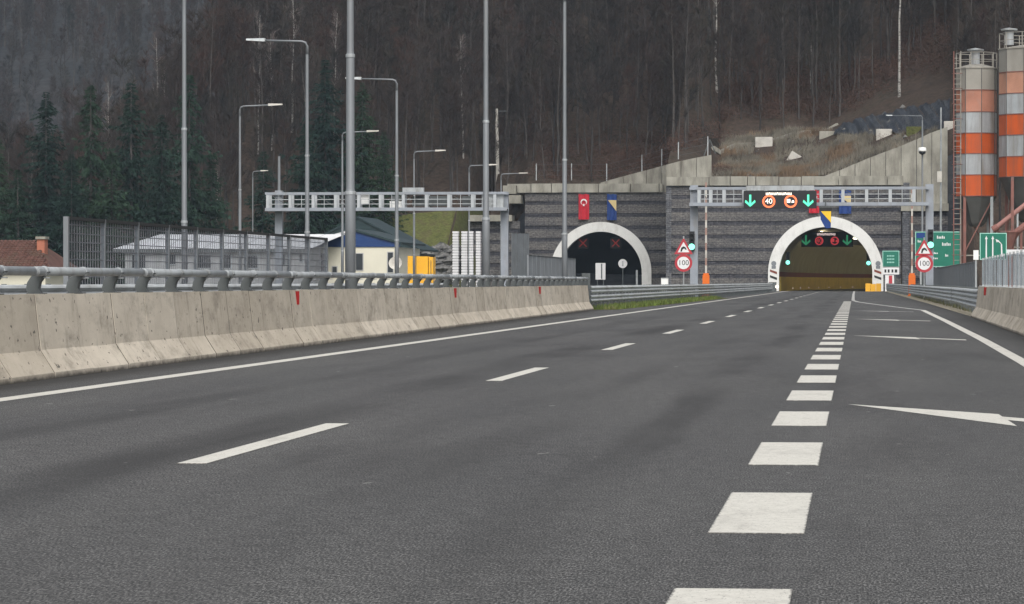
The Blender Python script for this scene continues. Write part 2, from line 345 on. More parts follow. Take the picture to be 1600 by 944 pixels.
# ------------------------------------------------------------------ mesh helpers
class MB:
    def __init__(s): s.v = []; s.f = []; s.mi = []; s.cur = 0; s.smooth = False
    def add(s, vs, fs):
        k = len(s.v); s.v += [tuple(v) for v in vs]
        for f in fs: s.f.append(tuple(i + k for i in f)); s.mi.append(s.cur)
        return s
    def box(s, x0, x1, y0, y1, z0, z1):
        return s.add([(x0, y0, z0), (x1, y0, z0), (x1, y1, z0), (x0, y1, z0), (x0, y0, z1), (x1, y0, z1), (x1, y1, z1), (x0, y1, z1)],
                     [(0, 3, 2, 1), (4, 5, 6, 7), (0, 1, 5, 4), (1, 2, 6, 5), (2, 3, 7, 6), (3, 0, 4, 7)])
    def tube(s, pts, rads, n=8, caps=True, ref=None):
        pts = [Vector(p) for p in pts]
        if not isinstance(rads, (list, tuple)): rads = [rads] * len(pts)
        rings = []; vs = []; fs = []
        for i, p in enumerate(pts):
            a = pts[max(0, i - 1)]; b = pts[min(len(pts) - 1, i + 1)]
            d = (b - a).normalized()
            u = Vector((0, 0, 1)) if abs(d.z) < 0.95 else Vector((0, 1, 0))
            x = d.cross(u).normalized(); y = x.cross(d).normalized()
            for k in range(n):
                t = 2 * math.pi * k / n
                vs.append(p + (x * math.cos(t) + y * math.sin(t)) * rads[i])
        for i in range(len(pts) - 1):
            for k in range(n):
                fs.append((i * n + k, i * n + (k + 1) % n, (i + 1) * n + (k + 1) % n, (i + 1) * n + k))
        if caps:
            fs.append(tuple(range(n - 1, -1, -1))); fs.append(tuple((len(pts) - 1) * n + k for k in range(n)))
        return s.add(vs, fs)
    def bar(s, a, b, w, h=None):
        """rectangular bar from a to b"""
        a = Vector(a); b = Vector(b); h = h or w
        d = (b - a).normalized(); u = Vector((0, 0, 1)) if abs(d.z) < 0.95 else Vector((0, 1, 0))
        x = d.cross(u).normalized() * w / 2; y = x.normalized().cross(d).normalized() * h / 2
        vs = [a - x - y, a + x - y, a + x + y, a - x + y, b - x - y, b + x - y, b + x + y, b - x + y]
        return s.add(vs, [(0, 3, 2, 1), (4, 5, 6, 7), (0, 1, 5, 4), (1, 2, 6, 5), (2, 3, 7, 6), (3, 0, 4, 7)])
    def prism(s, poly, y0, y1):
        """polygon of (x,z) extruded in y"""
        n = len(poly)
        vs = [(x, y0, z) for x, z in poly] + [(x, y1, z) for x, z in poly]
        fs = [tuple(range(n)), tuple(range(2 * n - 1, n - 1, -1))] + [((k + 1) % n, k, n + k, n + (k + 1) % n) for k in range(n)]
        return s.add(vs, fs)
    def flat(s, poly, z):
        n = len(poly); return s.add([(x, y, z) for x, y in poly], [tuple(range(n))])
    def disc(s, cx, cz, r, y0, y1, n=20, r2=None):
        if r2 is None:
            return s.prism([(cx + r * math.cos(2 * math.pi * k / n), cz + r * math.sin(2 * math.pi * k / n)) for k in range(n)], y0, y1)
        vs = []; fs = []
        for k in range(n):
            c, q = math.cos(2 * math.pi * k / n), math.sin(2 * math.pi * k / n)
            vs += [(cx + r * c, y0, cz + r * q), (cx + r2 * c, y0, cz + r2 * q), (cx + r * c, y1, cz + r * q), (cx + r2 * c, y1, cz + r2 * q)]
        for k in range(n):
            a = 4 * k; b = 4 * ((k + 1) % n)
            fs += [(a, a + 1, b + 1, b), (a + 2, b + 2, b + 3, a + 3), (a, b, b + 2, a + 2), (a + 1, a + 3, b + 3, b + 1)]
        return s.add(vs, fs)
    def lathe(s, prof, cx=0, cy=0, n=16, a0=0.0):
        vs = []; fs = []; m = len(prof)
        for k in range(n):
            t = 2 * math.pi * k / n + a0
            for r, z in prof: vs.append((cx + r * math.cos(t), cy + r * math.sin(t), z))
        for k in range(n):
            for i in range(m - 1):
                a = k * m + i; b = ((k + 1) % n) * m + i
                fs.append((a, b, b + 1, a + 1))
        return s.add(vs, fs)
    def mesh(s, name, mats, off=(0, 0, 0)):
        me = bpy.data.meshes.new(name)
        ox, oy, oz = off
        me.from_pydata([(x - ox, y - oy, z - oz) for x, y, z in s.v], [], s.f)
        for m in (mats if isinstance(mats, (list, tuple)) else [mats]): me.materials.append(m)
        if isinstance(mats, (list, tuple)): me.polygons.foreach_set('material_index', s.mi)
        if s.smooth: me.polygons.foreach_set('use_smooth', [True] * len(me.polygons))
        me.update(); return me

def wloc(o):
    v = Vector((0, 0, 0))
    while o: v += o.location; o = o.parent
    return v
def link(name, data, parent=None, loc=(0, 0, 0), rotz=0):
    o = bpy.data.objects.new(name, data); COL.objects.link(o)
    o.location = loc
    if rotz: o.rotation_euler = (0, 0, rotz)
    if parent: o.parent = parent
    return o
def thing(name, label, cat, loc=(0, 0, 0), rotz=0, group=None):
    o = link(name, None, None, loc, rotz); o.empty_display_size = .2
    o['label'] = label; o['category'] = cat
    if group: o['group'] = group
    return o
def part(name, mb, mats, parent, label=None):
    """mb in world coordinates (at build time), stored relative to its parent"""
    o = link(name, mb.mesh(name, mats, wloc(parent)), parent)
    if label: o['label'] = label
    return o
def single(name, mb, mats, label, cat, base, group=None):
    o = link(name, mb.mesh(name, mats, base), None, base)
    o['label'] = label; o['category'] = cat
    if group: o['group'] = group
    return o
def struct(name, mb, mats, kind='structure'):
    o = link(name, mb.mesh(name, mats)); o['kind'] = kind; return o
def copy_thing(src, loc, rotz=None, label=None, scale=None):
    c = src.copy(); COL.objects.link(c); c.location = loc
    if rotz is not None: c.rotation_euler = (0, 0, rotz)
    if label: c['label'] = label
    if scale: c.scale = scale
    for ch in src.children:
        d = ch.copy(); COL.objects.link(d); d.parent = c
        for g in ch.children:
            e = g.copy(); COL.objects.link(e); e.parent = d
    return c
def text_mb(txt, size, cx, y, cz, depth=0.01):
    cu = bpy.data.curves.new('t', 'FONT'); cu.body = txt; cu.size = size; cu.align_x = 'CENTER'; cu.align_y = 'CENTER'; cu.resolution_u = 3
    ob = bpy.data.objects.new('t', cu); COL.objects.link(ob)
    dg = bpy.context.evaluated_depsgraph_get(); ev = ob.evaluated_get(dg); me = ev.to_mesh()
    mb = MB(); mb.add([(cx + v.co.x, y, cz + v.co.y) for v in me.vertices], [tuple(p.vertices) for p in me.polygons])
    ev.to_mesh_clear(); bpy.data.objects.remove(ob); bpy.data.curves.remove(cu)
    return mb

# ------------------------------------------------------------------ terrain
def ss(a, b, x):
    t = max(0.0, min(1.0, (x - a) / (b - a))); return t * t * (3 - 2 * t)
def lerp(a, b, t): return a + (b - a) * t
def zw(x):                       # where the hillside starts
    if x < -50.5: return 437 + 30.2 * max(0, (x + 54) / 3.5) - 14 * ss(-66, -115, x)
    if x < -43: return 467.2
    if x < -22.7: return 467.2
    if x < 12: return 412.2
    return 412.2 - 22 * ss(12, 14, x)
def tw(x):
    if x < -50.4: return 0.0
    if x < -43: return lerp(10.0, 14.3, ss(-48, -45, x))
    if x < -34: return 14.3
    if x < -22.7: return lerp(14.3, 16.2, (x + 34) / 11.3)
    if x < -17.3: return lerp(15.8, 13.5, ss(-19, -17.5, x))
    if x < -4: return 13.5
    if x < 12: return lerp(13.5, 19.6, (x + 4) / 16)
    return lerp(19.6, 0.0, ss(12, 14, x))
def T(x, y):
    d = max(0.0, y - zw(x)); r = ss(-34, -16, x)
    gl = 0.47 * d
    gr = 0.19 * min(d, 34) + 0.5 * max(0, d - 34)
    if x > 12: gr = lerp(gr, 0.75 * min(d, 26) + .45 * max(0, d - 26), ss(12, 14, x))
    h = tw(x) + lerp(gl, gr, r)
    h *= lerp(1.0, 0.12, ss(-84, -118, x))
    nz = noise.noise(Vector((x * .035, y * .035, 0))) * 3.0 + noise.noise(Vector((x * .15, y * .15, 3))) * .7
    return h + nz * ss(0, 25, d)
def hit(px, py, y0=413.0, y1=560.0):
    """first point of the hillside seen at this photograph pixel"""
    y = y0
    while y < y1:
        p = P(px, py, y)
        if y > zw(p.x) and p.z <= T(p.x, y): return Vector((p.x, y, T(p.x, y)))
        y += .25
    return P(px, py, y1)

g = MB()
g.flat([(-3000, -300), (3000, -300), (3000, 5000), (-3000, 5000)], -0.05)
struct('ground', g, GROUNDM)

hm = MB()
xs = [-190 + 2.5 * i for i in range(116)]
xs = sorted(set(xs + [-54, -53, -52, -51, -50.5, -50.4, -48, -46, -45, -43, -34, -22.75, -22.65, -18, 12, 14]))
ds = [0, 1.5, 3, 5] + [5 + 2.5 * i for i in range(1, 60)] + [160, 180, 210, 250, 300]
vs = []; nn = len(ds) + 1
for x in xs:
    y0 = zw(x)
    vs.append((x, y0 - .05, -0.6 if x < -50.45 or x > 12 else tw(x) - 3.0))
    for d in ds: vs.append((x, y0 + d, T(x, y0 + d)))
fs = []
for i in range(len(xs) - 1):
    for j in range(nn - 1):
        a = i * nn + j; b = (i + 1) * nn + j
        fs.append((a, b, b + 1, a + 1))
hm.add(vs, fs); hm.smooth = True
struct('wooded_hillside', hm, HILLM)

def FH(x, y):
    return 0.38 * max(0, y - 760) * lerp(.75, 1.1, ss(-500, 100, x)) + 14 * noise.noise(Vector((x * .006, y * .006, 5))) * ss(760, 900, y)
fm = MB(); fx = [-620 + 20 * i for i in range(41)]; fy = [755 + 20 * j for j in range(45)]
fm.add([(x, y, FH(x, y)) for x in fx for y in fy],
       [(i * 45 + j, (i + 1) * 45 + j, (i + 1) * 45 + j + 1, i * 45 + j + 1) for i in range(40) for j in range(44)])
fm.smooth = True
struct('far_hill', fm, FARM)

# ------------------------------------------------------------------ road and markings
TR = 1000.0                                    # radius of the curve inside the lit tunnel
def bend(y):                                   # lateral shift of the alignment inside the tunnel
    return 0.0 if y < 405 else (y - 405) ** 2 / (2 * TR)
rd = MB()
ys = [-30, 0, 40, 80, 120, 160, 200, 240, 280, 320, 360, 405] + [405 + 12 * k for k in range(1, 26)]
vl = []
for y in ys:
    if y <= 405: vl += [(-13.5, y, 0), (4.0 if y > 110 else 4.6, y, 0)]
    else: vl += [(-9.5 + bend(y), y, 0), (2.2 + bend(y), y, 0)]
rd.add(vl, [(2 * i, 2 * i + 1, 2 * i + 3, 2 * i + 2) for i in range(len(ys) - 1)])
road = struct('road', rd, ASPH)
r2 = MB(); r2.add([(-30.5, -30, -.01), (-13.6, -30, -.01), (-13.6, 250, -.01), (-28.8, 460, -.01), (-28.8, 700, -.01), (-40.5, 700, -.01), (-40.5, 460, -.01), (-33.5, 250, -.01)],
                  [(0, 1, 2, 7), (7, 2, 3, 6), (6, 3, 4, 5)])
struct('opposite_road', r2, ASPH)

def strip(pts, wd, z=.004):
    mb = MB(); vv = []
    for i, (x, y) in enumerate(pts):
        vv += [(x - wd / 2, y, z), (x + wd / 2, y, z)]
    mb.add(vv, [(2 * i, 2 * i + 1, 2 * i + 3, 2 * i + 2) for i in range(len(pts) - 1)]); return mb
XL = -8.27
part('edge_line', strip([(XL, y) for y in (-10, 100, 200, 300, 405)] + [(XL + bend(y), y) for y in range(420, 600, 15)], .25), PAINTL, road, 'solid white line on the left edge')
part('edge_line', strip([(2.1, 5), (2.2, 30), (2.37, 49), (2.49, 68), (2.60, 100), (2.66, 138)], .2), PAINTL, road, 'solid white line on the right edge')
part('edge_line', strip([(2.66, 138), (1.9, 153), (.6, 181), (.05, 196), (-.2, 210), (-.25, 300), (-.25, 405)] + [(-.25 + bend(y), y) for y in range(420, 600, 15)], .2), WORN, road, 'worn line closing the right lane off')
dash = MB().box(-.095, .095, 0, 6.1, 0.0, .004).mesh('lane_dash', PAINT)
for k in range(22):
    y = 3.2 + 18 * k
    link('lane_dash', dash, road, (-4.17, y, .001))
for k in range(10):
    y = 415 + 18 * k
    link('lane_dash', dash, road, (-4.17 + bend(y), y, .001), -math.atan((y - 405) / TR))
blk = MB().box(-.22, .22, 0, 2.98, 0, .004).mesh('wide_block', PAINT)
y = 3.95
while y < 198:
    link('wide_block', blk, road, (-.455 - .0004 * max(0, y - 60), y, .001)); y += 5.82
def arrow(y0, mat, label):
    mb = MB()
    # merge arrow pointing forward-left: long slim head and a stem from the right edge
    mb.flat([(-.08, y0 + 4.6), (1.27, y0 - .15), (1.225, y0 + 2.3)], .004)
    mb.flat([(1.245, y0 + 1.05), (2.15, y0 - 1.3), (2.15, y0 - .3), (1.235, y0 + 1.75)], .004)
    part('merge_arrow', mb, mat, road, label)
arrow(27.5, PAINTL, 'nearest merge arrow')
arrow(68.5, PAINTL, 'second merge arrow')
arrow(101, PAINTL, 'third merge arrow')
arrow(131, WORN, 'faint worn merge arrow')

# sandy verge strips and grass
vb = MB(); pl = [(3.75, 112), (3.75, 180), (3.6, 260), (3.45, 340), (3.2, 404)]
vb.add([c for x, y in pl for c in ((x, y, .01), (x + .55, y, .05), (x + .55, y, -.2), (x, y, -.2))],
       [f for i in range(len(pl) - 1) for f in ((4 * i, 4 * i + 1, 4 * i + 5, 4 * i + 4), (4 * i + 3, 4 * i, 4 * i + 4, 4 * i + 7))])
struct('verge', vb, DIRTM)
def blades(mb, xf, y0, y1, n, h0, h1, wdt=.03):
    for _ in range(n):
        y = y0 + (y1 - y0) * rnd.random(); a, b = xf(y); x = a + (b - a) * rnd.random()
        h = h0 + (h1 - h0) * rnd.random(); t = rnd.random() * 6.28; lx, ly = .35 * h * math.cos(t), .35 * h * math.sin(t)
        c, s = wdt * math.cos(t + 1.4), wdt * math.sin(t + 1.4)
        mb.add([(x - c, y - s, 0), (x + c, y + s, 0), (x + lx, y + ly, h)], [(0, 1, 2)])
gb = MB(); blades(gb, lambda y: (-10.9 - .0 * y, -9.75 + (y - 139) * .008), 140, 232, 9000, .06, .26, .022)
struct('verge_grass', gb, GRASS, 'stuff')
gb = MB(); blades(gb, lambda y: (4.1, 5.3), 113, 330, 6000, .06, .3, .025)
struct('roadside_grass', gb, DGRASS, 'stuff')
gv = MB(); gv.add([(-11.6, 139, -.004), (-9.7, 139, -.004 + .01), (-8.7, 236, .006), (-11.6, 260, .004)], [(0, 1, 2, 3)])
struct('grass_verge', gv, BANKM)

# ------------------------------------------------------------------ concrete barriers
BS = 0.0119
def bx(y): return -9.0 - BS * y
prof = [(0, 0), (0, .07), (-.17, .335), (-.245, 1.0), (-.445, 1.0), (-.52, .335), (-.69, .07), (-.69, 0)]
def seg_mesh(name, L, sgn=1, top=1.0, mat=BARR):
    mb = MB(); pr = [(sgn * x, z * top) for x, z in prof]
    if sgn > 0: pr = pr[::-1]
    mb.prism(pr, 0, L); return mb.mesh(name, mat)
SEG = 2.2
segm = seg_mesh('barrier_segment', SEG - .036)
bl = thing('concrete_barrier', 'long stained concrete barrier with a steel tube rail on the left edge of the road', 'barrier', (bx(20), 20, 0))
ang = math.atan(BS)
def bpos(y, dx=0.0, z=0.0): return (bx(y) + dx - bx(20), y - 20, z)
ny = int((139 - 20) / SEG)
for k in range(ny):
    y = 20 + SEG * k
    link('barrier_segment', segm, bl, bpos(y, rnd.uniform(-.006, .006), rnd.uniform(-.006, .004)), ang + rnd.uniform(-.0015, .0015))
# dark joint filler set back between the segments
jf = MB(); jf.prism([(x + (-.002 if x > -.3 else .002), z * .997) for x, z in prof[::-1]], -.034, -.002)
jf = jf.mesh('joint_filler', DARKJ)
for k in range(ny + 1): link('joint_filler', jf, bl, bpos(20 + SEG * k), ang)
# posts: curved plates leaning out to the tube
pm = MB()
cur = [(-.36, .99), (-.40, 1.06), (-.385, 1.14), (-.33, 1.22), (-.27, 1.27)]
for i in range(4):
    (xa, za), (xb, zb) = cur[i], cur[i + 1]
    wd = .075
    pm.add([(xa - wd, -.07, za), (xa + wd, -.07, za), (xb + wd, -.07, zb), (xb - wd, -.07, zb), (xa - wd, .07, za), (xa + wd, .07, za), (xb + wd, .07, zb), (xb - wd, .07, zb)],
           [(0, 1, 2, 3), (5, 4, 7, 6), (1, 5, 6, 2), (4, 0, 3, 7)])
pm.box(-.46, -.25, -.1, .1, 1.0, 1.012)
postm = pm.mesh('rail_post', GALVD)
cm = MB(); cm.tube([(-.27, -.045, 1.275), (-.27, .045, 1.275)], .065, 12); cm.box(-.345, -.195, -.03, .03, 1.19, 1.205)
clampm = cm.mesh('clamp', GALV)
y = 20.6; k = 0
while y < 138.6:
    p_ = link('rail_post', postm, bl, bpos(y), ang); link('clamp', clampm, p_); y += SEG
tl = SEG * 3
tm = MB(); tm.tube([(-.27, 0.01, 1.275), (-.27, tl - .01, 1.275)], .055, 14); tm.smooth = True
tm = tm.mesh('tube_rail', GALV)
sm_ = MB(); sm_.tube([(-.27, -.16, 1.275), (-.27, .16, 1.275)], .06, 14); sm_ = sm_.mesh('rail_sleeve', GALV)
y = 20.0
while y + tl < 140:
    link('tube_rail', tm, bl, bpos(y), ang); link('rail_sleeve', sm_, bl, bpos(y + .3), ang); y += tl
rf = MB().box(-.03, .055, -.012, .012, -.12, .12).mesh('reflector', REDR)
for px, py, yy in ((440, 475, 60.2), (729, 461, 87.0), (878, 455, 114)):
    link('reflector', rf, bl, bpos(yy, -.225, .84 + .02), ang)
# end plate where the barrier meets the guardrail
ep = MB().box(bx(139) - .5, bx(139) - .16, 138.9, 139.1, .1, 1.5); part('end_post', ep, GALVD, bl)

# right barrier with tall screen posts
def bxr(y): return 3.1 + .0052 * y
br_ = thing('concrete_barrier', 'concrete barrier with close set screen posts on the right edge of the road', 'barrier', (bxr(60), 60, 0))
segr = seg_mesh('barrier_segment', SEG - .02, -1)
angr = -math.atan(.0052)
def bpr(y, dx=0, z=0): return (bxr(y) - bxr(60) + dx, y - 60, z)
y = 30.0; n_ = 0
while y + SEG < 112.6:
    link('barrier_segment', segr, br_, bpr(y, 0, rnd.uniform(-.005, .004)), angr); y += SEG
yend = y
sp_ = MB(); sp_.box(.33, .385, -.06, .06, 1.0, 1.9); sp_.box(.24, .46, -.09, .09, 1.0, 1.02); sp_ = sp_.mesh('screen_post', GALV)
pn_ = MB(); pn_.box(.335, .365, .06, SEG - .06, 1.06, 1.84); pn_ = pn_.mesh('screen_pane', PANE)
y = 30.9
while y < yend - .4:
    link('screen_post', sp_, br_, bpr(y), angr)
    if y + SEG < yend - .4: link('screen_pane', pn_, br_, bpr(y), angr)
    y += SEG
rfr = MB().box(-.055, .03, -.012, .012, -.12, .12).mesh('reflector', REDR)
for yy in (73.2, 103): link('reflector', rfr, br_, bpr(yy, .215, .86), angr)

# ------------------------------------------------------------------ guardrails
def wbeam(L):
    pr = [(0, -.155), (.05, -.13), (.08, -.08), (.05, -.03), (0.0, 0), (.05, .03), (.08, .08), (.05, .13), (0, .155)]
    mb = MB(); n = len(pr)
    mb.add([(x, 0, z) for x, z in pr] + [(x, L, z) for x, z in pr] + [(x - .006, 0, z) for x, z in pr] + [(x - .006, L, z) for x, z in pr],
           [(i, i + 1, n + i + 1, n + i) for i in range(n - 1)] + [(2 * n + i + 1, 2 * n + i, 3 * n + i, 3 * n + i + 1) for i in range(n - 1)])
    return mb
def guardrail(label, pts, side, heights, post_h, spacing=2.0, group=None):
    """pts: polyline (x,y); side +1 means the beam faces +x"""
    root = thing('guardrail', label, 'guardrail', (pts[0][0], pts[0][1], 0))
    if group: root['group'] = group
    ox, oy = pts[0]
    po = MB().box(-.05, .05, -.035, .035, -.3, post_h).mesh('post', GALVD)
    L = 4.0
    bm_ = wbeam(L + .06)
    if side < 0: bm_.v = [(-x, y, z) for x, y, z in bm_.v]; bm_.f = [f[::-1] for f in bm_.f]
    bm_ = bm_.mesh('beam', BEAMM)
    # walk the polyline
    tot = 0; segs = []
    for (a, b) in zip(pts[:-1], pts[1:]):
        l = math.hypot(b[0] - a[0], b[1] - a[1]); segs.append((tot, tot + l, a, b)); tot += l
    def at(s):
        for s0, s1, a, b in segs:
            if s <= s1 + 1e-6:
                t = (s - s0) / (s1 - s0); return a[0] + (b[0] - a[0]) * t, a[1] + (b[1] - a[1]) * t, -math.atan2(b[0] - a[0], b[1] - a[1])
        return b[0], b[1], 0
    s = 0
    while s < tot:
        x, y, a = at(s); link('post', po, root, (x - ox - side * .1, y - oy, 0), a); s += spacing
    s = 0
    while s + L <= tot:
        x, y, a = at(s)
        for hh in heights: link('beam', bm_, root, (x - ox, y - oy, hh), a)
        s += L
    return root
guardrail('double beam guardrail in the grass beyond the end of the left concrete barrier', [(-10.85, 139.3), (-10.7, 160), (-10.5, 200), (-10.0, 240), (-9.6, 300), (-9.3, 380)], 1, (.82, .45), 1.0)
guardrail('curving double beam guardrail between the right concrete barrier and the tunnel', [(4.0, 113), (4.25, 150), (4.2, 220), (3.9, 300), (3.6, 380), (3.4, 396)], -1, (.74, .4), .95)
guardrail('pale single beam guardrail glimpsed under the tube rail across the median', [(-17.6, 48), (-17.7, 96), (-17.9, 150)], 1, (.93,), 1.1, 2.0)

# ------------------------------------------------------------------ screens across the opposite carriageway
def screen_fence():
    x0 = -18.95
    root = thing('noise_screen', 'hazy see-through screen with wire grid and grey posts left of the far carriageway', 'screen fence', (x0, 80.8, 0))
    bay, hgt, n = 4.05, 2.72, 11
    po = MB().box(-.06, .06, -.07, .07, 0, hgt); po = po.mesh('screen_post', POLEM)
    gm = MB()
    for i in range(1, 14): gm.box(-.012, .006, bay * i / 14 - .011, bay * i / 14 + .011, .35, hgt - .08)
    for i in range(11): gm.box(.008, .02, .1, bay - .1, .42 + i * .21, .42 + i * .21 + .022)
    gm = gm.mesh('wire_grid', WIREM)
    pa = MB().box(.03, .045, .1, bay - .1, .3, hgt - .1).mesh('pane', PANE)
    tr = MB(); tr.box(-.04, .07, .09, bay - .09, hgt - .08, hgt); tr.box(-.05, .08, .09, bay - .09, .2, .3); tr = tr.mesh('frame_rail', PICT)
    for k in range(n):
        y = bay * k
        link('screen_post', po, root, (0, y, 0))
        if k < n - 1:
            f = link('pane', pa, root, (0, y, 0)); link('wire_grid', gm, f); link('frame_rail', tr, f)
    return root
screen_fence()
def panel_fence(label, a, b, hgt, base=0.0, wpan=2.4, mat=PANEL):
    a = Vector((*a, base)); b = Vector((*b, base)); d = b - a; n = max(1, round(d.length / wpan)); w_ = d.length / n; u = d.normalized()
    ang = -math.atan2(u.x, u.y)
    root = thing('panel_fence', label, 'fence', a, ang)
    pm = MB(); k = 8
    for i in range(k):                                   # ribbed sheet
        y0 = w_ * i / k; y1 = w_ * (i + .55) / k; y2 = w_ * (i + 1) / k
        pm.box(-.02, .02, y0 + .03, y1, .1, hgt); pm.box(.012 - .03, .012 - .005, y1 + .002, y2 - .002, .1, hgt - .03)
    pm = pm.mesh('sheet_panel', mat)
    po = MB().box(-.05, .05, -.05, .05, 0, hgt + .06).mesh('post', POLEM)
    cp = MB().box(-.04, .04, .05, w_ - .05, hgt + .004, hgt + .05).mesh('cap_rail', GALVD)
    for i in range(n + 1):
        link('post', po, root, (0, w_ * i, 0))
        if i < n: link('sheet_panel', pm, root, (0, w_ * i, 0)); link('cap_rail', cp, root, (0, w_ * i, 0))
    return root
panel_fence('grey ribbed panel fence standing in front of the left tunnel mouth', (PX(825, 196), 196), (PX(898, 228), 228), 2.65)
panel_fence('grey ribbed sheet fence behind the right guardrail', (5.6, 162), (5.5, 248), 2.05)
panel_fence('tall blue grey ribbed screen against the left end of the stone portal wall', (PX(800, 452), 452), (PX(826, 456), 456), 7.6, 0, 1.2)

# ------------------------------------------------------------------ lamp posts
def lamp_post(label, x, y, h, arm=0.0, rads=(.115, .092, .075, .055), joints=(3.1, 6.05), group=None, double=False):
    r = thing('lamp_post', label, 'lamp post', (x, y, 0), 0, group)
    mb = MB(); j1, j2 = joints
    mb.lathe([(.0, 0), (rads[0], 0), (rads[0], j1 - .06), (rads[1] + .004, j1 + .02), (rads[1], j1 + .05), (rads[1] * .97, j2 - .06), (rads[2] + .003, j2 + .02), (rads[2], j2 + .06), (rads[3] + .01, h - .5)], x, y, 12)
    mb.smooth = True
    part('pole', mb, POLEM, r)
    bp = MB().box(x - .2, x + .2, y - .2, y + .2, 0, .04); part('base_plate', bp, GALVD, r)
    col = MB()
    for jz, rr in ((j1, rads[0] + .012), (j2, rads[1] + .01)): col.lathe([(rr - .02, jz - .09), (rr, jz - .08), (rr, jz - .02), (rr - .02, jz - .01)], x, y, 12)
    part('joint_collar', col, GALV, r)
    for sx in ((1, -1) if double else (1,)):
        a = sx * arm
        am = MB(); s = 1 if a > 0 else -1
        am.tube([(x, y, h - .55), (x, y, h - .18), (x + s * .06, y, h - .05), (x + s * .2, y, h), (x + a, y, h + .05)], [.055, .05, .045, .042, .036], 8); am.smooth = True
        part('arm', am, POLEM, r)
        hd = MB(); hx = x + a
        hd.add([(hx - s * .12, y - .13, h + .0), (hx + s * .62, y - .1, h + .05), (hx + s * .62, y + .1, h + .05), (hx - s * .12, y + .13, h + .0),
                (hx - s * .12, y - .1, h + .13), (hx + s * .62, y - .06, h + .12), (hx + s * .62, y + .06, h + .12), (hx - s * .12, y + .1, h + .13)],
               [(0, 3, 2, 1), (4, 5, 6, 7), (0, 1, 5, 4), (1, 2, 6, 5), (2, 3, 7, 6), (3, 0, 4, 7)])
        part('lamp_head', hd, CONCP if arm > 0 and not double else GALV, r)
    return r
gm_ = 'tall lamp posts in the median'
lamp_post('thickest lamp post, rising from the median just behind the tube rail', bx(72.6) - .95, 72.6, 12.8, 1.9, group=gm_, double=True)
lamp_post('tall median lamp post crossing the right end of the left gantry', bx(102.9) - .95, 102.9, 12.8, 1.9, group=gm_, double=True)
lamp_post('tall median lamp post standing in front of the left tunnel arch', bx(135.5) - .95, 135.5, 12.8, 1.9, group=gm_, double=True)
gl_ = 'lamp posts with left pointing arms'
for px, yy, lab in ((288, 107, 'tall grey pole rising behind the hazy screen in front of the spruces, leftmost lamp post'),
                    (480, 130, 'lamp post with left pointing arm at the right end of the hazy screen'),
                    (620, 155, 'lamp post with left pointing arm beside the yellow container')):
    lamp_post(lab, PX(px, yy), yy, 10.4 if px != 288 else 12.2, -1.75, (.1, .085, .07, .05), (3.1, 6.05), gl_)
gr_ = 'lamp posts with right pointing arms'
for px, py, yy, lab in ((375, 166, 178, 'lamp post with right pointing arm left of the left gantry'),
                        (535, 207, 209, 'lamp post with right pointing arm half hidden behind the thickest pole'),
                        (647, 237, 241, 'lamp post with right pointing arm above the green bank'),
                        (733, 259, 269, 'small lamp post whose arm meets the pole at the gantry end'),
                        (783, 272, 290, 'farthest lamp post at the right end of the left gantry')):
    lamp_post(lab, PX(px, yy), yy, PH(py, yy, px), 1.65, (.09, .08, .065, .045), (3.1, 6.05), gr_)
lamp_post('thin distant lamp post before the dark wood left of the gantry', PX(395, 330), 330, PH(268, 330, 395), .9, (.07, .06, .05, .04), (3, 5))
lamp_post('lamp post with left pointing arm in front of the right retaining wall', PX(1441, 400), 400, PH(181, 400, 1441), -3.6, (.14, .12, .1, .08), (5, 12))

# cctv camera on the retaining wall lamp post
cc = P(1441, 236, 399.6)
t = thing('security_camera', 'small white dome camera on the lamp post before the right retaining wall', 'camera', cc)
mb = MB(); mb.lathe([(0, cc.z + .45), (.42, cc.z + .4), (.5, cc.z + .1), (.46, cc.z - .05), (0, cc.z - .05)], cc.x, cc.y - .2, 12); part('housing', mb, WHITE, t)
mb = MB(); mb.lathe([(.4, cc.z - .05), (.36, cc.z - .3), (0, cc.z - .5)], cc.x, cc.y - .2, 12); part('dome', mb, BLACK, t)

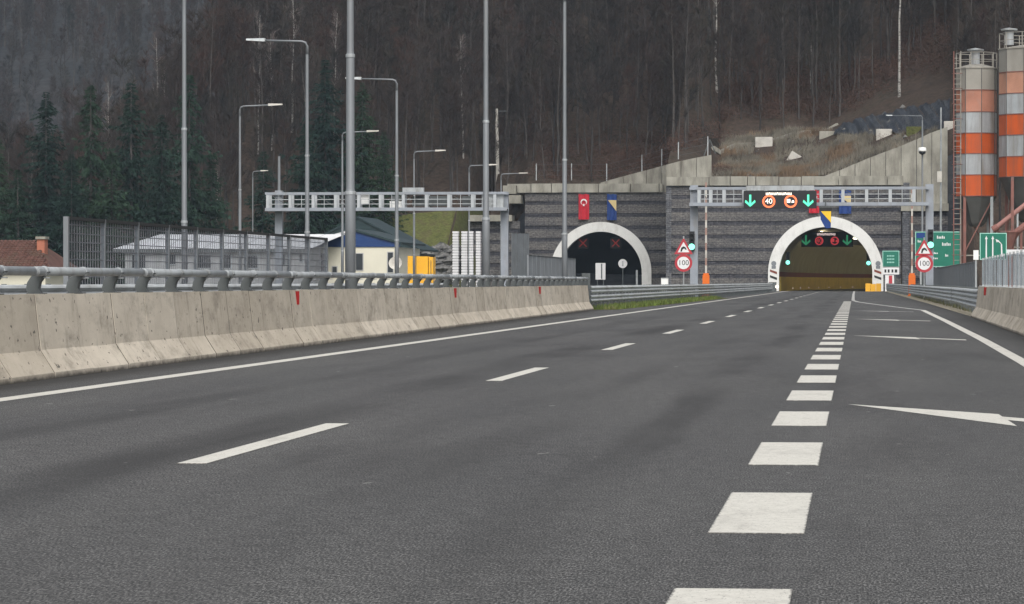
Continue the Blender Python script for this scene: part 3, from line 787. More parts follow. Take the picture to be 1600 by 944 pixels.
# ------------------------------------------------------------------ gantries
def gantry(label, Y, pxl, pxr, cols, ztop, zbot, dep, upr, rails=True):
    xl, xr = PX(pxl, Y), PX(pxr, Y)
    r = thing('sign_gantry', label, 'gantry', ((xl + xr) / 2, Y, 0))
    for cpx, top in cols:
        x = PX(cpx, Y); mb = MB(); mb.box(x - .25, x + .25, Y + dep + .05, Y + dep + .55, 0.05, top)
        mb.box(x - .45, x + .45, Y + dep - .15, Y + dep + .75, 0, .05)
        part('column', mb, GANT, r)
    for (yy, zz, hh, nm) in ((Y, ztop, .16, 'top_chord'), (Y, zbot, .22, 'bottom_chord'), (Y + dep - .2, ztop, .16, 'top_chord'), (Y + dep - .2, zbot, .22, 'bottom_chord')):
        part(nm, MB().box(xl, xr, yy, yy + .16, zz - hh / 2, zz + hh / 2), GANT, r)
    part('walkway_deck', MB().box(xl + .02, xr - .02, Y + .165, Y + dep - .21, zbot - .05, zbot + .02), GALVD, r)
    for u in upr:
        x = PX(u, Y)
        part('upright', MB().box(x - .1, x + .1, Y + .02, Y + .14, zbot + .112, ztop - .082), GANTW, r)
        part('upright', MB().box(x - .1, x + .1, Y + dep - .18, Y + dep - .06, zbot + .112, ztop - .082), GANTW, r)
    for i, (u, v) in enumerate(zip(upr[:-1], upr[1:])):
        a, b = PX(u, Y) + .12, PX(v, Y) - .12
        for q in (.33, .62):
            z = zbot + (ztop - zbot) * q
            part('handrail', MB().box(a, b, Y + .06, Y + .1, z - .025, z + .025), GALV, r)
        part('brace', MB().bar(((a, Y + dep - .12, zbot + .14) if i % 2 else (a, Y + dep - .12, ztop - .12)), ((b, Y + dep - .12, ztop - .12) if i % 2 else (b, Y + dep - .12, zbot + .14)), .05), GALVD, r)
        part('baluster', MB().box((a + b) / 2 - .02, (a + b) / 2 + .02, Y + .03, Y + .055, zbot + .115, ztop - .085), GALV, r)
    return r
GY = 220
gantry('steel sign gantry over the road carrying the black message sign', GY, 1077, 1452, ((1083, PH(289, GY)), (1453, PH(287, GY, 1450))), PH(294, GY, 1250), PH(319, GY, 1250), 1.1,
       [1092, 1110, 1131, 1162, 1196, 1230, 1262, 1283, 1317, 1354, 1391, 1428])
GL = 230
gl = gantry('steel sign gantry with railings over the far carriageway on the left', GL, 414, 792, ((430, PH(297, GL, 430)), (785, PH(299, GL, 785))), PH(302, GL, 600), PH(327, GL, 600), 1.3,
       [418, 453, 489, 524, 560, 594, 630, 666, 701, 738, 773])
# equipment boxes seen on the left gantry
for px0, px1, y0, y1, m in ((563, 575, 304, 318, WHITE), (608, 630, 314, 326, WHITE), (628, 661, 293, 303, GALV), (752, 786, 302, 326, GALV)):
    a = P(px0, y1, GL); b = P(px1, y0, GL)
    part('equipment_box', MB().box(a.x, b.x, GL + .3, GL + .75, a.z, b.z), m, gl)
for px0, px1 in ((610, 622), (642, 664), (668, 697), (720, 735)):
    a = P(px0, 322, GL); b = P(px1, 306, GL)
    part('sign_back', MB().box(a.x, b.x, GL + .78, GL + .84, a.z, b.z), GALVD, gl)
mx = PX(430, GL)
mb = MB(); mb.tube([(mx, GL + 1.6, PH(297, GL, 430)), (mx, GL + 1.6, PH(243, GL, 430))], [.1, .085], 8)
part('mast', mb, POLEM, gl)

# message sign on the right gantry
def msg_sign(label, Y, px0, px1, y0, y1, G, O, W_, Wt, ring=(0.3, .42), dim=False, thick=.35):
    a = P(px0, y1, Y); b = P(px1, y0, Y); w_ = b.x - a.x; h_ = b.z - a.z; cx = (a.x + b.x) / 2
    r = thing('message_sign', label, 'message sign', (cx, Y, a.z))
    part('housing', MB().box(a.x, b.x, Y, Y + thick, a.z, b.z), BLACK, r)
    yy = Y - .006
    for q in (.09, .885):
        x = a.x + w_ * q; z0 = a.z + h_ * .1; z1 = a.z + h_ * .78; s = h_ * .055
        mb = MB(); mb.prism([(x - s, z0 + s * 2.4), (x + s, z0 + s * 2.4), (x + s, z1), (x - s, z1)], yy, yy + .004)
        for sg in (1, -1):
            q_ = [(x, z0), (x, z0 + s * 2.6), (x + sg * h_ * .26, z0 + h_ * .3 + s * 1.6), (x + sg * h_ * .3, z0 + h_ * .26)]
            mb.prism(q_ if sg < 0 else q_[::-1], yy - .003 * (sg + 2), yy - .003 * (sg + 2) + .002)
        part('green_arrow', mb, G, r)
    for i, q in enumerate((.345, .645)):
        x = a.x + w_ * q; z = a.z + h_ * .40
        part('red_ring', MB().disc(x, z, h_ * ring[1], yy - .003, yy, 24, h_ * ring[0]), O, r)
        if i == 0: part('limit_number', text_mb('40', h_ * .42, x, yy - .002, z), Wt, r)
        else:
            s = h_ * .08; m2 = MB()
            m2.prism([(x - s * 2.7, z - s * .9), (x - s * .3, z - s * .9), (x - s * .3, z + s * 1.6), (x - s * 2.7, z + s * 1.6)], yy - .004, yy)
            m2.prism([(x + s * .5, z - s * .9), (x + s * 2.6, z - s * .9), (x + s * 2.2, z + s * .8), (x + s * 1.0, z + s * .8)], yy - .004, yy)
            part('truck_symbol', m2, Wt, r)
    # one bright line of lamps, unreadable in the photograph
    x0 = a.x + w_ * .305; x1 = a.x + w_ * .665; z0 = a.z + h_ * .76; z1 = a.z + h_ * .9; n = 10; m3 = MB()
    for k in range(n):
        xa = x0 + (x1 - x0) * k / n; wd = (x1 - x0) / n * .78
        m3.prism([(xa, z0), (xa + wd * .3, z0), (xa + wd * .3, z1), (xa, z1)], yy - .006, yy - .003)
        m3.prism([(xa + wd * .68, z0), (xa + wd, z0), (xa + wd, z1), (xa + wd * .68, z1)], yy - .006, yy - .003)
        zc = (z0, z1, (z0 + z1) / 2)[k % 3]; zc = min(max(zc, z0 + .03), z1 - .03)
        m3.prism([(xa + wd * .31, zc - .03), (xa + wd * .67, zc - .03), (xa + wd * .67, zc + .03), (xa + wd * .31, zc + .03)], yy - .006, yy - .003)
    part('lamp_text', m3, W_, r)
    return r
ms = msg_sign('black lit message sign on the right gantry with green arrows and red circles', GY - .45, 1162, 1276, 298, 326, EGRN, EORG, EWHT, EWHT, ring=(.265, .365))
zt = PH(298, GY - .45, 1200)
part('bracket', MB().box(PX(1166, GY), PX(1272, GY), GY - .4, GY - .32, zt + .02, zt + .32), GALV, ms)

# ------------------------------------------------------------------ traffic lights and small signs
def traffic_light(label, px, py, Y, s=1.0, lens=EGRNL, hue=None):
    p = P(px, py, Y); r = thing('traffic_light', label, 'traffic light', (p.x, Y, p.z), 0, 'green traffic lights')
    part('housing', MB().box(p.x - .17 * s, p.x + .17 * s, Y, Y + .22, p.z - .2 * s, p.z + 1.05 * s), BLACK, r)
    for k in range(3):
        z = p.z + .05 * s + .34 * s * k
        hd = MB(); n = 9
        for i in range(n):
            a0, a1 = math.pi * i / n, math.pi * (i + 1) / n
            rr = .145 * s
            hd.add([(p.x + rr * math.cos(a0), Y, z + rr * math.sin(a0)), (p.x + rr * math.cos(a1), Y, z + rr * math.sin(a1)),
                    (p.x + rr * math.cos(a1), Y - .2, z + rr * math.sin(a1)), (p.x + rr * math.cos(a0), Y - .2, z + rr * math.sin(a0))], [(0, 1, 2, 3)])
        part('hood', hd, BLACK, r)
        part('lens', MB().disc(p.x, z, (.2 if k == 0 else .12) * s, Y - (.014 if k else .23), Y - .004 if k else Y - .205, 16), lens if k == 0 else DARK, r)
    part('bracket', MB().box(p.x - .05, p.x + .05, Y + .221, Y + .5, p.z + .3 * s, p.z + .4 * s), GALVD, r)
    return r
traffic_light('green traffic light on the left column of the right gantry', 1081, 387, GY + .8)
traffic_light('green traffic light on the right column of the right gantry', 1454, 384, GY + .8)
def warn_sign(label, px, Y, yt, yc, txt):
    x = PX(px, Y); r = thing('road_sign', label, 'road sign', (x, Y, 0), 0, 'tunnel warning signs')
    zt = PH(yt, Y, px); zc = PH(yc, Y, px)
    mb = MB(); mb.tube([(x - .0, Y + .1, 0), (x, Y + .1, zt + .8)], .045, 8); part('post', mb, GALV, r)
    def tri(s, cz): return [(x - s, cz - s * .577), (x + s, cz - s * .577), (x + s * .06, cz + s * 1.1), (x - s * .06, cz + s * 1.1)]
    part('triangle_plate', MB().prism(tri(.58, zt), Y, Y + .03), SIGNR, r)
    part('triangle_face', MB().prism(tri(.37, zt), Y - .008, Y - .002), SIGNW, r)
    pic = [(x - .2, zt - .17), (x - .1, zt - .17), (x - .06, zt - .03), (x + .04, zt + .03), (x + .12, zt - .05), (x + .2, zt - .05), (x + .13, zt + .1), (x, zt + .16), (x - .14, zt + .08)]
    part('tunnel_symbol', MB().prism(pic, Y - .016, Y - .01), PICT, r)
    part('round_plate', MB().disc(x, zc, .55, Y, Y + .03, 28), SIGNR, r)
    part('round_face', MB().disc(x, zc, .39, Y - .008, Y - .002, 28), SIGNW, r)
    part('limit_number', text_mb(txt, .46, x, Y - .012, zc), PICT, r)
    return r
warn_sign('red tunnel warning triangle over a 100 limit disc left of the road', 1068, 214, 389, 411, '100')
warn_sign('red tunnel warning triangle over a 100 limit disc right of the road', 1444, 214, 391, 412, '100')

def gate(label, px, Y, yt):
    x = PX(px, Y); r = thing('barrier_gate', label, 'barrier gate', (x, Y, 0), 0, 'raised barrier gates')
    zb = PH(428, Y, px); zt = PH(yt, Y, px)
    mb = MB(); mb.box(x - .26, x + .26, Y, Y + .45, .12, zb - .1); mb.box(x - .2, x + .2, Y + .06, Y + .39, zb - .095, zb + .05); mb.box(x - .32, x + .32, Y - .06, Y + .5, 0, .12)
    part('cabinet', mb, BARO, r)
    n = 12; st = (zt - zb - .05) / n
    for k in range(n):
        z = zb + .06 + st * k
        part('boom_section', MB().box(x - .07, x + .07, Y + .18, Y + .25, z, z + st), CONCP if k % 2 == 0 else BOOMS, r)
    return r
gate('orange gate cabinet with raised striped boom left of the lit tunnel', 1103, 262, 285)
gate('orange gate cabinet with raised striped boom right of the lit tunnel', 1425, 262, 293)

def green_sign_lanes():
    Y = 150; a = P(1531, 406, Y); b = P(1573, 364, Y)
    r = thing('lane_sign', 'green sign with three white lane arrows behind the right barrier', 'road sign', ((a.x + b.x) / 2, Y, 0))
    w_ = b.x - a.x; h_ = b.z - a.z
    part('border', MB().box(a.x, b.x, Y, Y + .03, a.z, b.z), SIGNGE, r)
    part('face', MB().box(a.x + .035, b.x - .035, Y - .006, Y - .001, a.z + .035, b.z - .035), SIGNG, r)
    mb = MB(); yy = Y - .012
    for q in (.24, .48):
        x = a.x + w_ * q
        mb.prism([(x - .03, a.z + .05), (x + .03, a.z + .05), (x + .024, b.z - .25), (x - .024, b.z - .25)], yy, yy + .004)
        mb.prism([(x - .06, b.z - .27), (x + .06, b.z - .27), (x, b.z - .12)], yy - .006, yy - .002)
    part('straight_arrow', mb, SIGNW, r)
    x = a.x + w_ * .82; mb = MB()
    mb.prism([(x - .03, a.z + .12), (x + .03, a.z + .12), (x + .01, b.z - .5), (x - .045, b.z - .48)], yy, yy + .004)
    mb.prism([(x - .046, b.z - .478), (x + .009, b.z - .499), (x - .16, b.z - .31), (x - .2, b.z - .345)], yy, yy + .004)
    mb.prism([(x - .12, b.z - .33), (x - .22, b.z - .42), (x - .27, b.z - .27)], yy - .006, yy - .002)
    part('merging_arrow', mb, SIGNW, r)
    for q in (.25, .75): part('post', MB().box(a.x + w_ * q - .04, a.x + w_ * q + .04, Y + .032, Y + .11, 0, b.z - .1), GALV, r)
green_sign_lanes()
def big_green():
    Y = 300; a = P(1430, 417, Y); b = P(1503, 362, Y)
    r = thing('direction_sign', 'large green direction sign behind the right gantry column', 'road sign', ((a.x + b.x) / 2, Y, 0))
    part('border', MB().box(a.x, b.x, Y, Y + .05, a.z, b.z), SIGNGE, r)
    part('face', MB().box(a.x + .06, b.x - .06, Y - .01, Y - .002, a.z + .06, b.z - .06), SIGNG, r)
    c = P(1432, 372, Y); d = P(1445, 364, Y)
    part('blue_inset', MB().box(c.x, d.x, Y - .02, Y - .012, c.z, d.z), FLAGB, r)
    mb = MB()
    for (p0, p1, q0, q1) in ((1464, 1477, 373, 368.5), (1472, 1486, 384, 379), (1434, 1440, 379, 375), (1459, 1466, 397, 394), (1458, 1466, 405, 402), (1477, 1482, 401, 397), (1436, 1446, 390, 387)):
        A = P(p0, q0, Y); B = P(p1, q1, Y); n = max(3, int((p1 - p0) / 2.2)); wd = (B.x - A.x) / n
        for k in range(n):
            zt = B.z if k % 3 == 0 else A.z + (B.z - A.z) * .72
            mb.box(A.x + wd * k, A.x + wd * k + wd * .62, Y - .02, Y - .012, A.z, zt)
    part('lettering', mb, SIGNW, r)
    for q in (.12, .45, .88): part('post', MB().box(lerp(a.x, b.x, q) - .07, lerp(a.x, b.x, q) + .07, Y + .052, Y + .19, 0, b.z - .1), GALV, r)
big_green()
def small_green():
    Y = 400; a = P(1380, 416, Y); b = P(1404, 393, Y)
    r = thing('tunnel_sign', 'small green board over a white plate right of the lit arch', 'road sign', ((a.x + b.x) / 2, Y, 0))
    part('face', MB().box(a.x, b.x, Y, Y + .06, a.z, b.z), SIGNG, r)
    part('rim', MB().box(a.x - .08, b.x + .08, Y + .065, Y + .1, a.z - .06, b.z + .08), SIGNGE, r)
    mb = MB()
    for q0 in (399, 404, 409):
        A = P(1386, q0 + 2, Y); B = P(1398, q0, Y)
        for k in range(5): mb.box(lerp(A.x, B.x, k / 5), lerp(A.x, B.x, (k + .65) / 5), Y - .02, Y - .008, A.z, B.z)
    part('lettering', mb, SIGNGE, r)
    c = P(1379, 429, Y); d = P(1405, 418, Y)
    part('white_plate', MB().box(c.x, d.x, Y, Y + .06, c.z, d.z), SIGNW, r)
    mb = MB()
    for p0, p1 in ((1382, 1385), (1387, 1390), (1393, 1396), (1398, 1402)):
        A = P(p0, 426, Y); B = P(p1, 421, Y); mb.box(A.x, B.x, Y - .02, Y - .008, A.z, B.z)
    part('symbols', mb, PICT, r)
    for q in (.2, .8): part('post', MB().box(lerp(a.x, b.x, q) - .06, lerp(a.x, b.x, q) + .06, Y + .102, Y + .2, 0, b.z - .1), GALVD, r)
    x0 = PX(1383, 398); x1 = PX(1397, 398); z1 = PH(430, 398, 1390)
    t = thing('marker_board', 'red and white striped marker under the small green board', 'marker', ((x0 + x1) / 2, 398, 0))
    part('board', MB().box(x0, x1, 398, 398.08, 0, z1), SIGNW, t)
    part('stripe', MB().box(lerp(x0, x1, .42), lerp(x0, x1, .8), 397.97, 397.99, .15, z1 - .05), SIGNR, t)
small_green()

# ------------------------------------------------------------------ tunnel portals
def ring_pts(cx, cz, r, n=40):
    pts = [(cx - r, 0)]
    for k in range(n + 1):
        a = math.pi * (1 - k / n); pts.append((cx + r * math.cos(a), cz + r * math.sin(a)))
    pts.append((cx + r, 0)); return pts
def portal(label, Y, x0, x1, ztop, cx, cz, ri, ro, rows, wpan, stA, stB):
    r = thing('tunnel_portal', label, 'tunnel portal', (cx, Y, 0))
    rc = (ri + ro) / 2
    # structural wall behind the cladding with the arched opening cut out of it
    mb = MB(); pts = ring_pts(cx, cz, rc, 32)
    vv = []; ff = []
    N = len(pts)
    def outer(i):
        x, z = pts[i]
        if i <= 1: return (x0, z)
        if i >= N - 2: return (x1, z)
        return (lerp(x0, x1, (i - 1) / (N - 3)), ztop)
    for i in range(N):
        xo, zo = outer(i); x, z = pts[i]
        vv += [(x, Y + .25, z), (xo, Y + .25, zo), (x, Y + 1.4, z), (xo, Y + 1.4, zo)]
    for i in range(N - 1):
        a = 4 * i; b = a + 4
        ff += [(a, b, b + 1, a + 1), (a + 2, a + 3, b + 3, b + 2), (a, a + 2, b + 2, b), (a + 1, b + 1, b + 3, a + 3)]
    mb.add(vv, ff); mb.box(x0 + .001, x0 + .6, Y + .26, Y + 1.39, cz, ztop - .002); mb.box(x1 - .6, x1 - .001, Y + .26, Y + 1.39, cz, ztop - .002)
    part('wall', mb, STONE_B, r)
    rh = ztop / rows
    def zarc(x):
        d = abs(x - cx)
        return cz + math.sqrt(max(0, rc * rc - d * d)) if d < rc else 0.0
    npan = max(1, round((x1 - x0) / wpan)); pw = (x1 - x0) / npan
    for j in range(rows):
        for (za, zb, mat, yf, nm) in ((j * rh + .0, j * rh + rh * .30, stB, Y + .07, 'slate_course'), (j * rh + rh * .302, (j + 1) * rh - .004, stA, Y, 'stone_panel')):
            off = pw * .5 * (j % 2)
            for i in range(-1, npan + 1):
                xa = max(x0, x0 + pw * i + off + .012); xb = min(x1, x0 + pw * (i + 1) + off - .012)
                if xb - xa < .2: continue
                yj = yf + rnd.uniform(-.03, .03)
                K = 12; mb = MB(); cols = []
                for k in range(K):
                    a, b = lerp(xa, xb, k / K), lerp(xa, xb, (k + 1) / K)
                    la, lb = max(za, zarc(a)), max(za, zarc(b))
                    if abs((a + b) / 2 - cx) < rc and za < cz and zb < cz: continue
                    if la >= zb and lb >= zb: continue
                    la = min(la, zb - .01); lb = min(lb, zb - .01)
                    mb.add([(a, yj, la), (b, yj, lb), (b, yj, zb), (a, yj, zb), (a, Y + .25, la), (b, Y + .25, lb), (b, Y + .25, zb), (a, Y + .25, zb)],
                           [(0, 1, 2, 3), (3, 2, 6, 7), (0, 4, 5, 1)] + ([(0, 3, 7, 4)] if k == 0 else []) + ([(1, 5, 6, 2)] if k == K - 1 else []))
                if mb.f: part(nm, mb, mat, r)
    # white arch ring, proud of the wall
    mb = MB(); a_ = ring_pts(cx, cz, ri); b_ = ring_pts(cx, cz, ro); vv = []; ff = []
    for (xa, za), (xb, zb) in zip(a_, b_): vv += [(xa, Y - .55, za), (xb, Y - .55, zb), (xa, Y + 1.5, za), (xb, Y + 1.5, zb)]
    for i in range(len(a_) - 1):
        p, q = 4 * i, 4 * i + 4
        ff += [(p, p + 1, q + 1, q), (p, q, q + 2, p + 2), (p + 1, p + 3, q + 3, q + 1)]
    mb.add(vv, ff); part('arch_ring', mb, RINGW, r)
    return r
def lining(r, Y, cx, cz, ri, length, bendf, bands):
    """bands: (z from, z to, material, name) for both walls, then the vault above"""
    ys_ = [Y + 1.45 + k * 12 for k in range(int(length / 12) + 1)]
    for (za, zb, mat, nm, inset) in bands:
        mb = MB(); pr = []
        def wall(z, s):
            d = math.sqrt(max(0.0, ri * ri - max(0, z - cz) ** 2)) - inset
            return s * d
        if zb is None:
            a0 = math.asin(min(1, max(0, (za - cz) / ri)))
            prof_ = [((ri - inset) * math.cos(lerp(a0, math.pi - a0, k / 24)), cz + (ri - inset) * math.sin(lerp(a0, math.pi - a0, k / 24))) for k in range(25)]
            profs = [prof_]
        else:
            zs = [lerp(za, zb, k / 4) for k in range(5)]
            profs = [[(wall(z, s), z) for z in zs] for s in (1, -1)]
        for prf in profs:
            n = len(prf); vv = [(cx + bendf(y) + x, y, z) for y in ys_ for x, z in prf]
            mb.add(vv, [(i * n + k, i * n + k + 1, (i + 1) * n + k + 1, (i + 1) * n + k) for i in range(len(ys_) - 1) for k in range(n - 1)])
        mb.smooth = True
        part(nm, mb, mat, r)
PY = 410.0
pcx = PX(1290, PY); pro = (PX(1380, PY) - PX(1200, PY)) / 2; pri = (PX(1363, PY) - PX(1217, PY)) / 2; pcz = PH(338, PY, 1290) - pro
pr_ = portal('grey stone tunnel portal with white arch lit olive inside, on the right', PY, PX(1041, PY), PX(1408, PY), PH(290, PY, 1200), pcx, pcz, pri, pro, 8, 6.2, STONE_A, STONE_B)
lining(pr_, PY, pcx, pcz, pri + .05, 300, bend, ((0, 1.75, YELW, 'yellow_wall_band', .06), (1.752, 2.35, TRED, 'red_wall_stripe', .04), (2.352, 6.7, OLIVE, 'wall_lining', .02), (6.7, None, TCEIL, 'vault_lining', 0)))
# lamps along the vault of the lit tunnel
for k in range(20):
    y = 430 + 13 * k; z = pcz + pri - .3
    for dx in (-1.0,):
        x = pcx + bend(y + 6) + dx
        lo = link('tunnel_lamp', MB().box(-.12, .12, -6, 6, 0, .08).mesh('tunnel_lamp', ELAMP), pr_, (x - pcx, y + 6 - PY, z), -math.atan((y + 6 - 405) / TR))
# warning chevrons on the feet of the arch
for px0, px1 in ((1203, 1214), (1366, 1377)):
    for k, (q0, q1) in enumerate(((437, 430), (428, 421))):
        a = P(px0, q0, PY - .57); b = P(px1, q1, PY - .57); h = b.z - a.z
        part('hazard_chevron', MB().prism([(a.x, a.z + h * .5), (b.x, a.z - h * .1), (b.x, a.z + h * .45), (a.x, b.z)], PY - .575, PY - .56), PICT if k == 0 else TRED, pr_)
    a = P(px0 + 2, 420, PY - .57); b = P(px1 - 1, 408, PY - .57); cx_ = (a.x + b.x) / 2
    part('marker_plate', MB().disc(cx_, lerp(a.z, b.z, .68), (b.x - a.x) * .5, PY - .59, PY - .565, 14), PANEL, pr_)
    part('marker_plate', MB().box(a.x + .05, b.x - .05, PY - .59, PY - .565, a.z, lerp(a.z, b.z, .38)), PANEL, pr_)
LY = 465.0
lcx = PX(939, LY); lro = (PX(1018, LY) - PX(860, LY)) / 2; lri = (PX(1003, LY) - PX(875, LY)) / 2; lcz = PH(347, LY, 939) - lro
lx0, lx1 = PX(820, LY), PX(1044, LY)
plf = portal('grey stone tunnel portal with white arch and dark closed bore, on the left', LY, lx0, lx1, PH(301, LY, 930), lcx, lcz, lri, lro, 8, 6.2, STONE_A, STONE_B)
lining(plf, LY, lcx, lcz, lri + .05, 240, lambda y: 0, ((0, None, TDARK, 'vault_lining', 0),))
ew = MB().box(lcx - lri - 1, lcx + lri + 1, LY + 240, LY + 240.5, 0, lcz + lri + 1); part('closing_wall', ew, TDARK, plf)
# copings: pale concrete slabs with open joints
def coping(r, Y, x0, x1, z0, z1, cuts, mat=CONC):
    c = [x0] + cuts + [x1]
    for a, b in zip(c[:-1], c[1:]):
        part('coping_slab', MB().box(a + .05, b - .05, Y - .35, Y + 1.3, z0, z1 + rnd.uniform(-.05, .05)), mat, r)
coping(pr_, PY, PX(1041, PY), PX(1412, PY), PH(290, PY, 1200) + .01, PH(276, PY, 1200), [PX(p, PY) for p in (1108, 1141, 1168, 1181, 1217, 1252, 1310, 1386)])
coping(plf, LY, lx0 - 2.4, PX(1036, LY), PH(301, LY, 930) + .01, PH(287, LY, 930), [PX(p, LY) for p in (830, 862, 884, 935, 985, 1030)])
# stepped concrete ledges at the left end of the left portal wall
mb = MB()
for p0, p1, q0, q1 in ((786, 806, 303, 290), (790, 814, 318, 305), (733, 800, 346, 336)):
    a = P(p0, q0, LY - 2); b = P(p1, q1, LY - 2); mb.box(a.x, b.x, LY - 2.2, LY + 4, a.z, b.z)
part('stepped_ledge', mb, CONC, plf)
a = P(735, 443, LY - 1); b = P(812, 346, LY - 1)
for k in range(6):
    z0 = max(0, lerp(0, b.z, k / 6)); z1 = lerp(0, b.z, (k + 1) / 6)
    part('slate_course', MB().box(a.x, b.x, LY - .96, LY + .5, z0 + .01, z0 + (z1 - z0) * .35), STONE_B, plf)
    part('stone_panel', MB().box(a.x, b.x, LY - 1.05, LY + .5, z0 + (z1 - z0) * .36, z1), STONE_A, plf)
# blue-grey corner pilaster at the left edge of the right portal
part('corner_pilaster', MB().box(PX(1041, PY) - .02, PX(1049, PY), PY - .12, PY + .3, 0, PH(290, PY, 1200) - .02), STONE_C, pr_)

# red lane crosses, dark signs and boards of the left tunnel
def cross(px, py, Y, label):
    p = P(px, py, Y); r = thing('lane_signal', label, 'lane signal', (p.x, Y, p.z), 0, 'red cross lane signals'); s = .5
    part('housing', MB().box(p.x - .75, p.x + .75, Y, Y + .3, p.z - .75, p.z + .75), BLACK, r)
    mb = MB(); mb.bar((p.x - s, Y - .02, p.z - s), (p.x + s, Y - .02, p.z + s), .02, .13); mb.bar((p.x - s, Y - .05, p.z + s), (p.x + s, Y - .05, p.z - s), .02, .13)
    part('red_cross', mb, EREDX, r)
cross(911, 380, LY + 4, 'dim red lane cross on the left side of the dark tunnel mouth')
cross(962, 380, LY + 4, 'dim red lane cross on the right side of the dark tunnel mouth')
Yq = 455
a = P(930.5, 437, Yq); b = P(946, 411, Yq)
t = thing('notice_board', 'upright white board with a grey stripe in the dark tunnel mouth', 'board', ((a.x + b.x) / 2, Yq, 0))
part('panel', MB().box(a.x, b.x, Yq, Yq + .1, a.z, b.z), SIGNW, t)
part('stripe', MB().box(lerp(a.x, b.x, .55), lerp(a.x, b.x, .68), Yq - .02, Yq - .006, a.z + .1, b.z - .1), GALVD, t)
for q in (.2, .8): part('leg', MB().box(lerp(a.x, b.x, q) - .06, lerp(a.x, b.x, q) + .06, Yq + .01, Yq + .09, 0, a.z), GALVD, t)
c = P(973, 412, Yq)
t = thing('round_sign', 'round pale sign on a thin post in the dark tunnel mouth', 'road sign', (c.x, Yq, 0))
part('plate', MB().disc(c.x, c.z, .6, Yq, Yq + .05, 24), SIGNW, t)
part('bar', MB().box(c.x - .1, c.x + .1, Yq - .02, Yq - .006, c.z - .35, c.z + .35), GALV, t)
part('post', MB().box(c.x - .05, c.x + .05, Yq + .06, Yq + .14, 0, c.z + .4), GALVD, t)
single('marker_post', MB().box(PX(993.5, Yq), PX(996.5, Yq), Yq, Yq + .2, 0, PH(422, Yq, 995)), GALV, 'thin pale marker post right of the round sign in the dark tunnel', 'post', (PX(995, Yq), Yq, 0))
a = P(1033, 443, 404); b = P(1044, 435, 404)
t = thing('control_cabinet', 'low white cabinet at the foot of the wall between the two tunnels', 'cabinet', ((a.x + b.x) / 2, 404, 0))
part('body', MB().box(a.x, b.x, 404, 404.7, 0, b.z), WHITE, t); part('lid', MB().box(a.x - .04, b.x + .04, 403.95, 404.75, b.z + .002, b.z + .06), GALV, t)

# lit tunnel fittings
msg_sign('small dim message sign hanging inside the lit tunnel', 424, 1252, 1333, 362, 386, EGRND, EREDD, EDIMW, EREDD, ring=(.2, .275), thick=.3)
traffic_light('green traffic light just inside the lit tunnel, left wall', 1231, 411, 414, 1.25)
traffic_light('half hidden green traffic light by the left foot of the lit arch', 1219, 409, 425, 1.1)
traffic_light('green traffic light just inside the lit tunnel, right wall', 1357, 412, 414, 1.25)
def bollard_light(px, py, Y, m, label):
    p = P(px, py, Y); single('marker_light', MB().disc(p.x, p.z, .16, Y, Y + .08, 10), m, label, 'light', (p.x, Y, p.z))
# row of small edge lamps along the inside wall
for k in range(7):
    y = 445 + 15 * k; x = pcx + bend(y) - pri + .22
    part('edge_lamp', MB().box(x - .06, x + .06, y, y + .12, .25, .36), EDIMW, pr_)
a = P(1352, 454, 402); b = P(1377, 443, 402)
t = thing('crash_cushion', 'yellow crash cushion at the right foot of the lit arch', 'crash cushion', ((a.x + b.x) / 2, 402, 0))
for k in range(3):
    xa, xb = lerp(a.x, b.x, k / 3), lerp(a.x, b.x, (k + 1) / 3)
    part('cushion_block', MB().box(xa + .02, xb - .02, 402, 404, 0, b.z - .06 * (k % 2)), YELL, t)
a = P(1200, 452, 404); 
t = thing('crash_cushion', 'dark guardrail end block with a white lamp at the left foot of the lit arch', 'crash cushion', (PX(1208, 404), 404, 0))
part('block', MB().box(PX(1201, 404), PX(1213, 404), 404, 405, 0, PH(441, 404, 1208)), GALVD, t)
part('lamp', MB().disc(PX(1214, 404), PH(448, 404, 1214), .2, 403.8, 403.95, 12), EWHT, t)

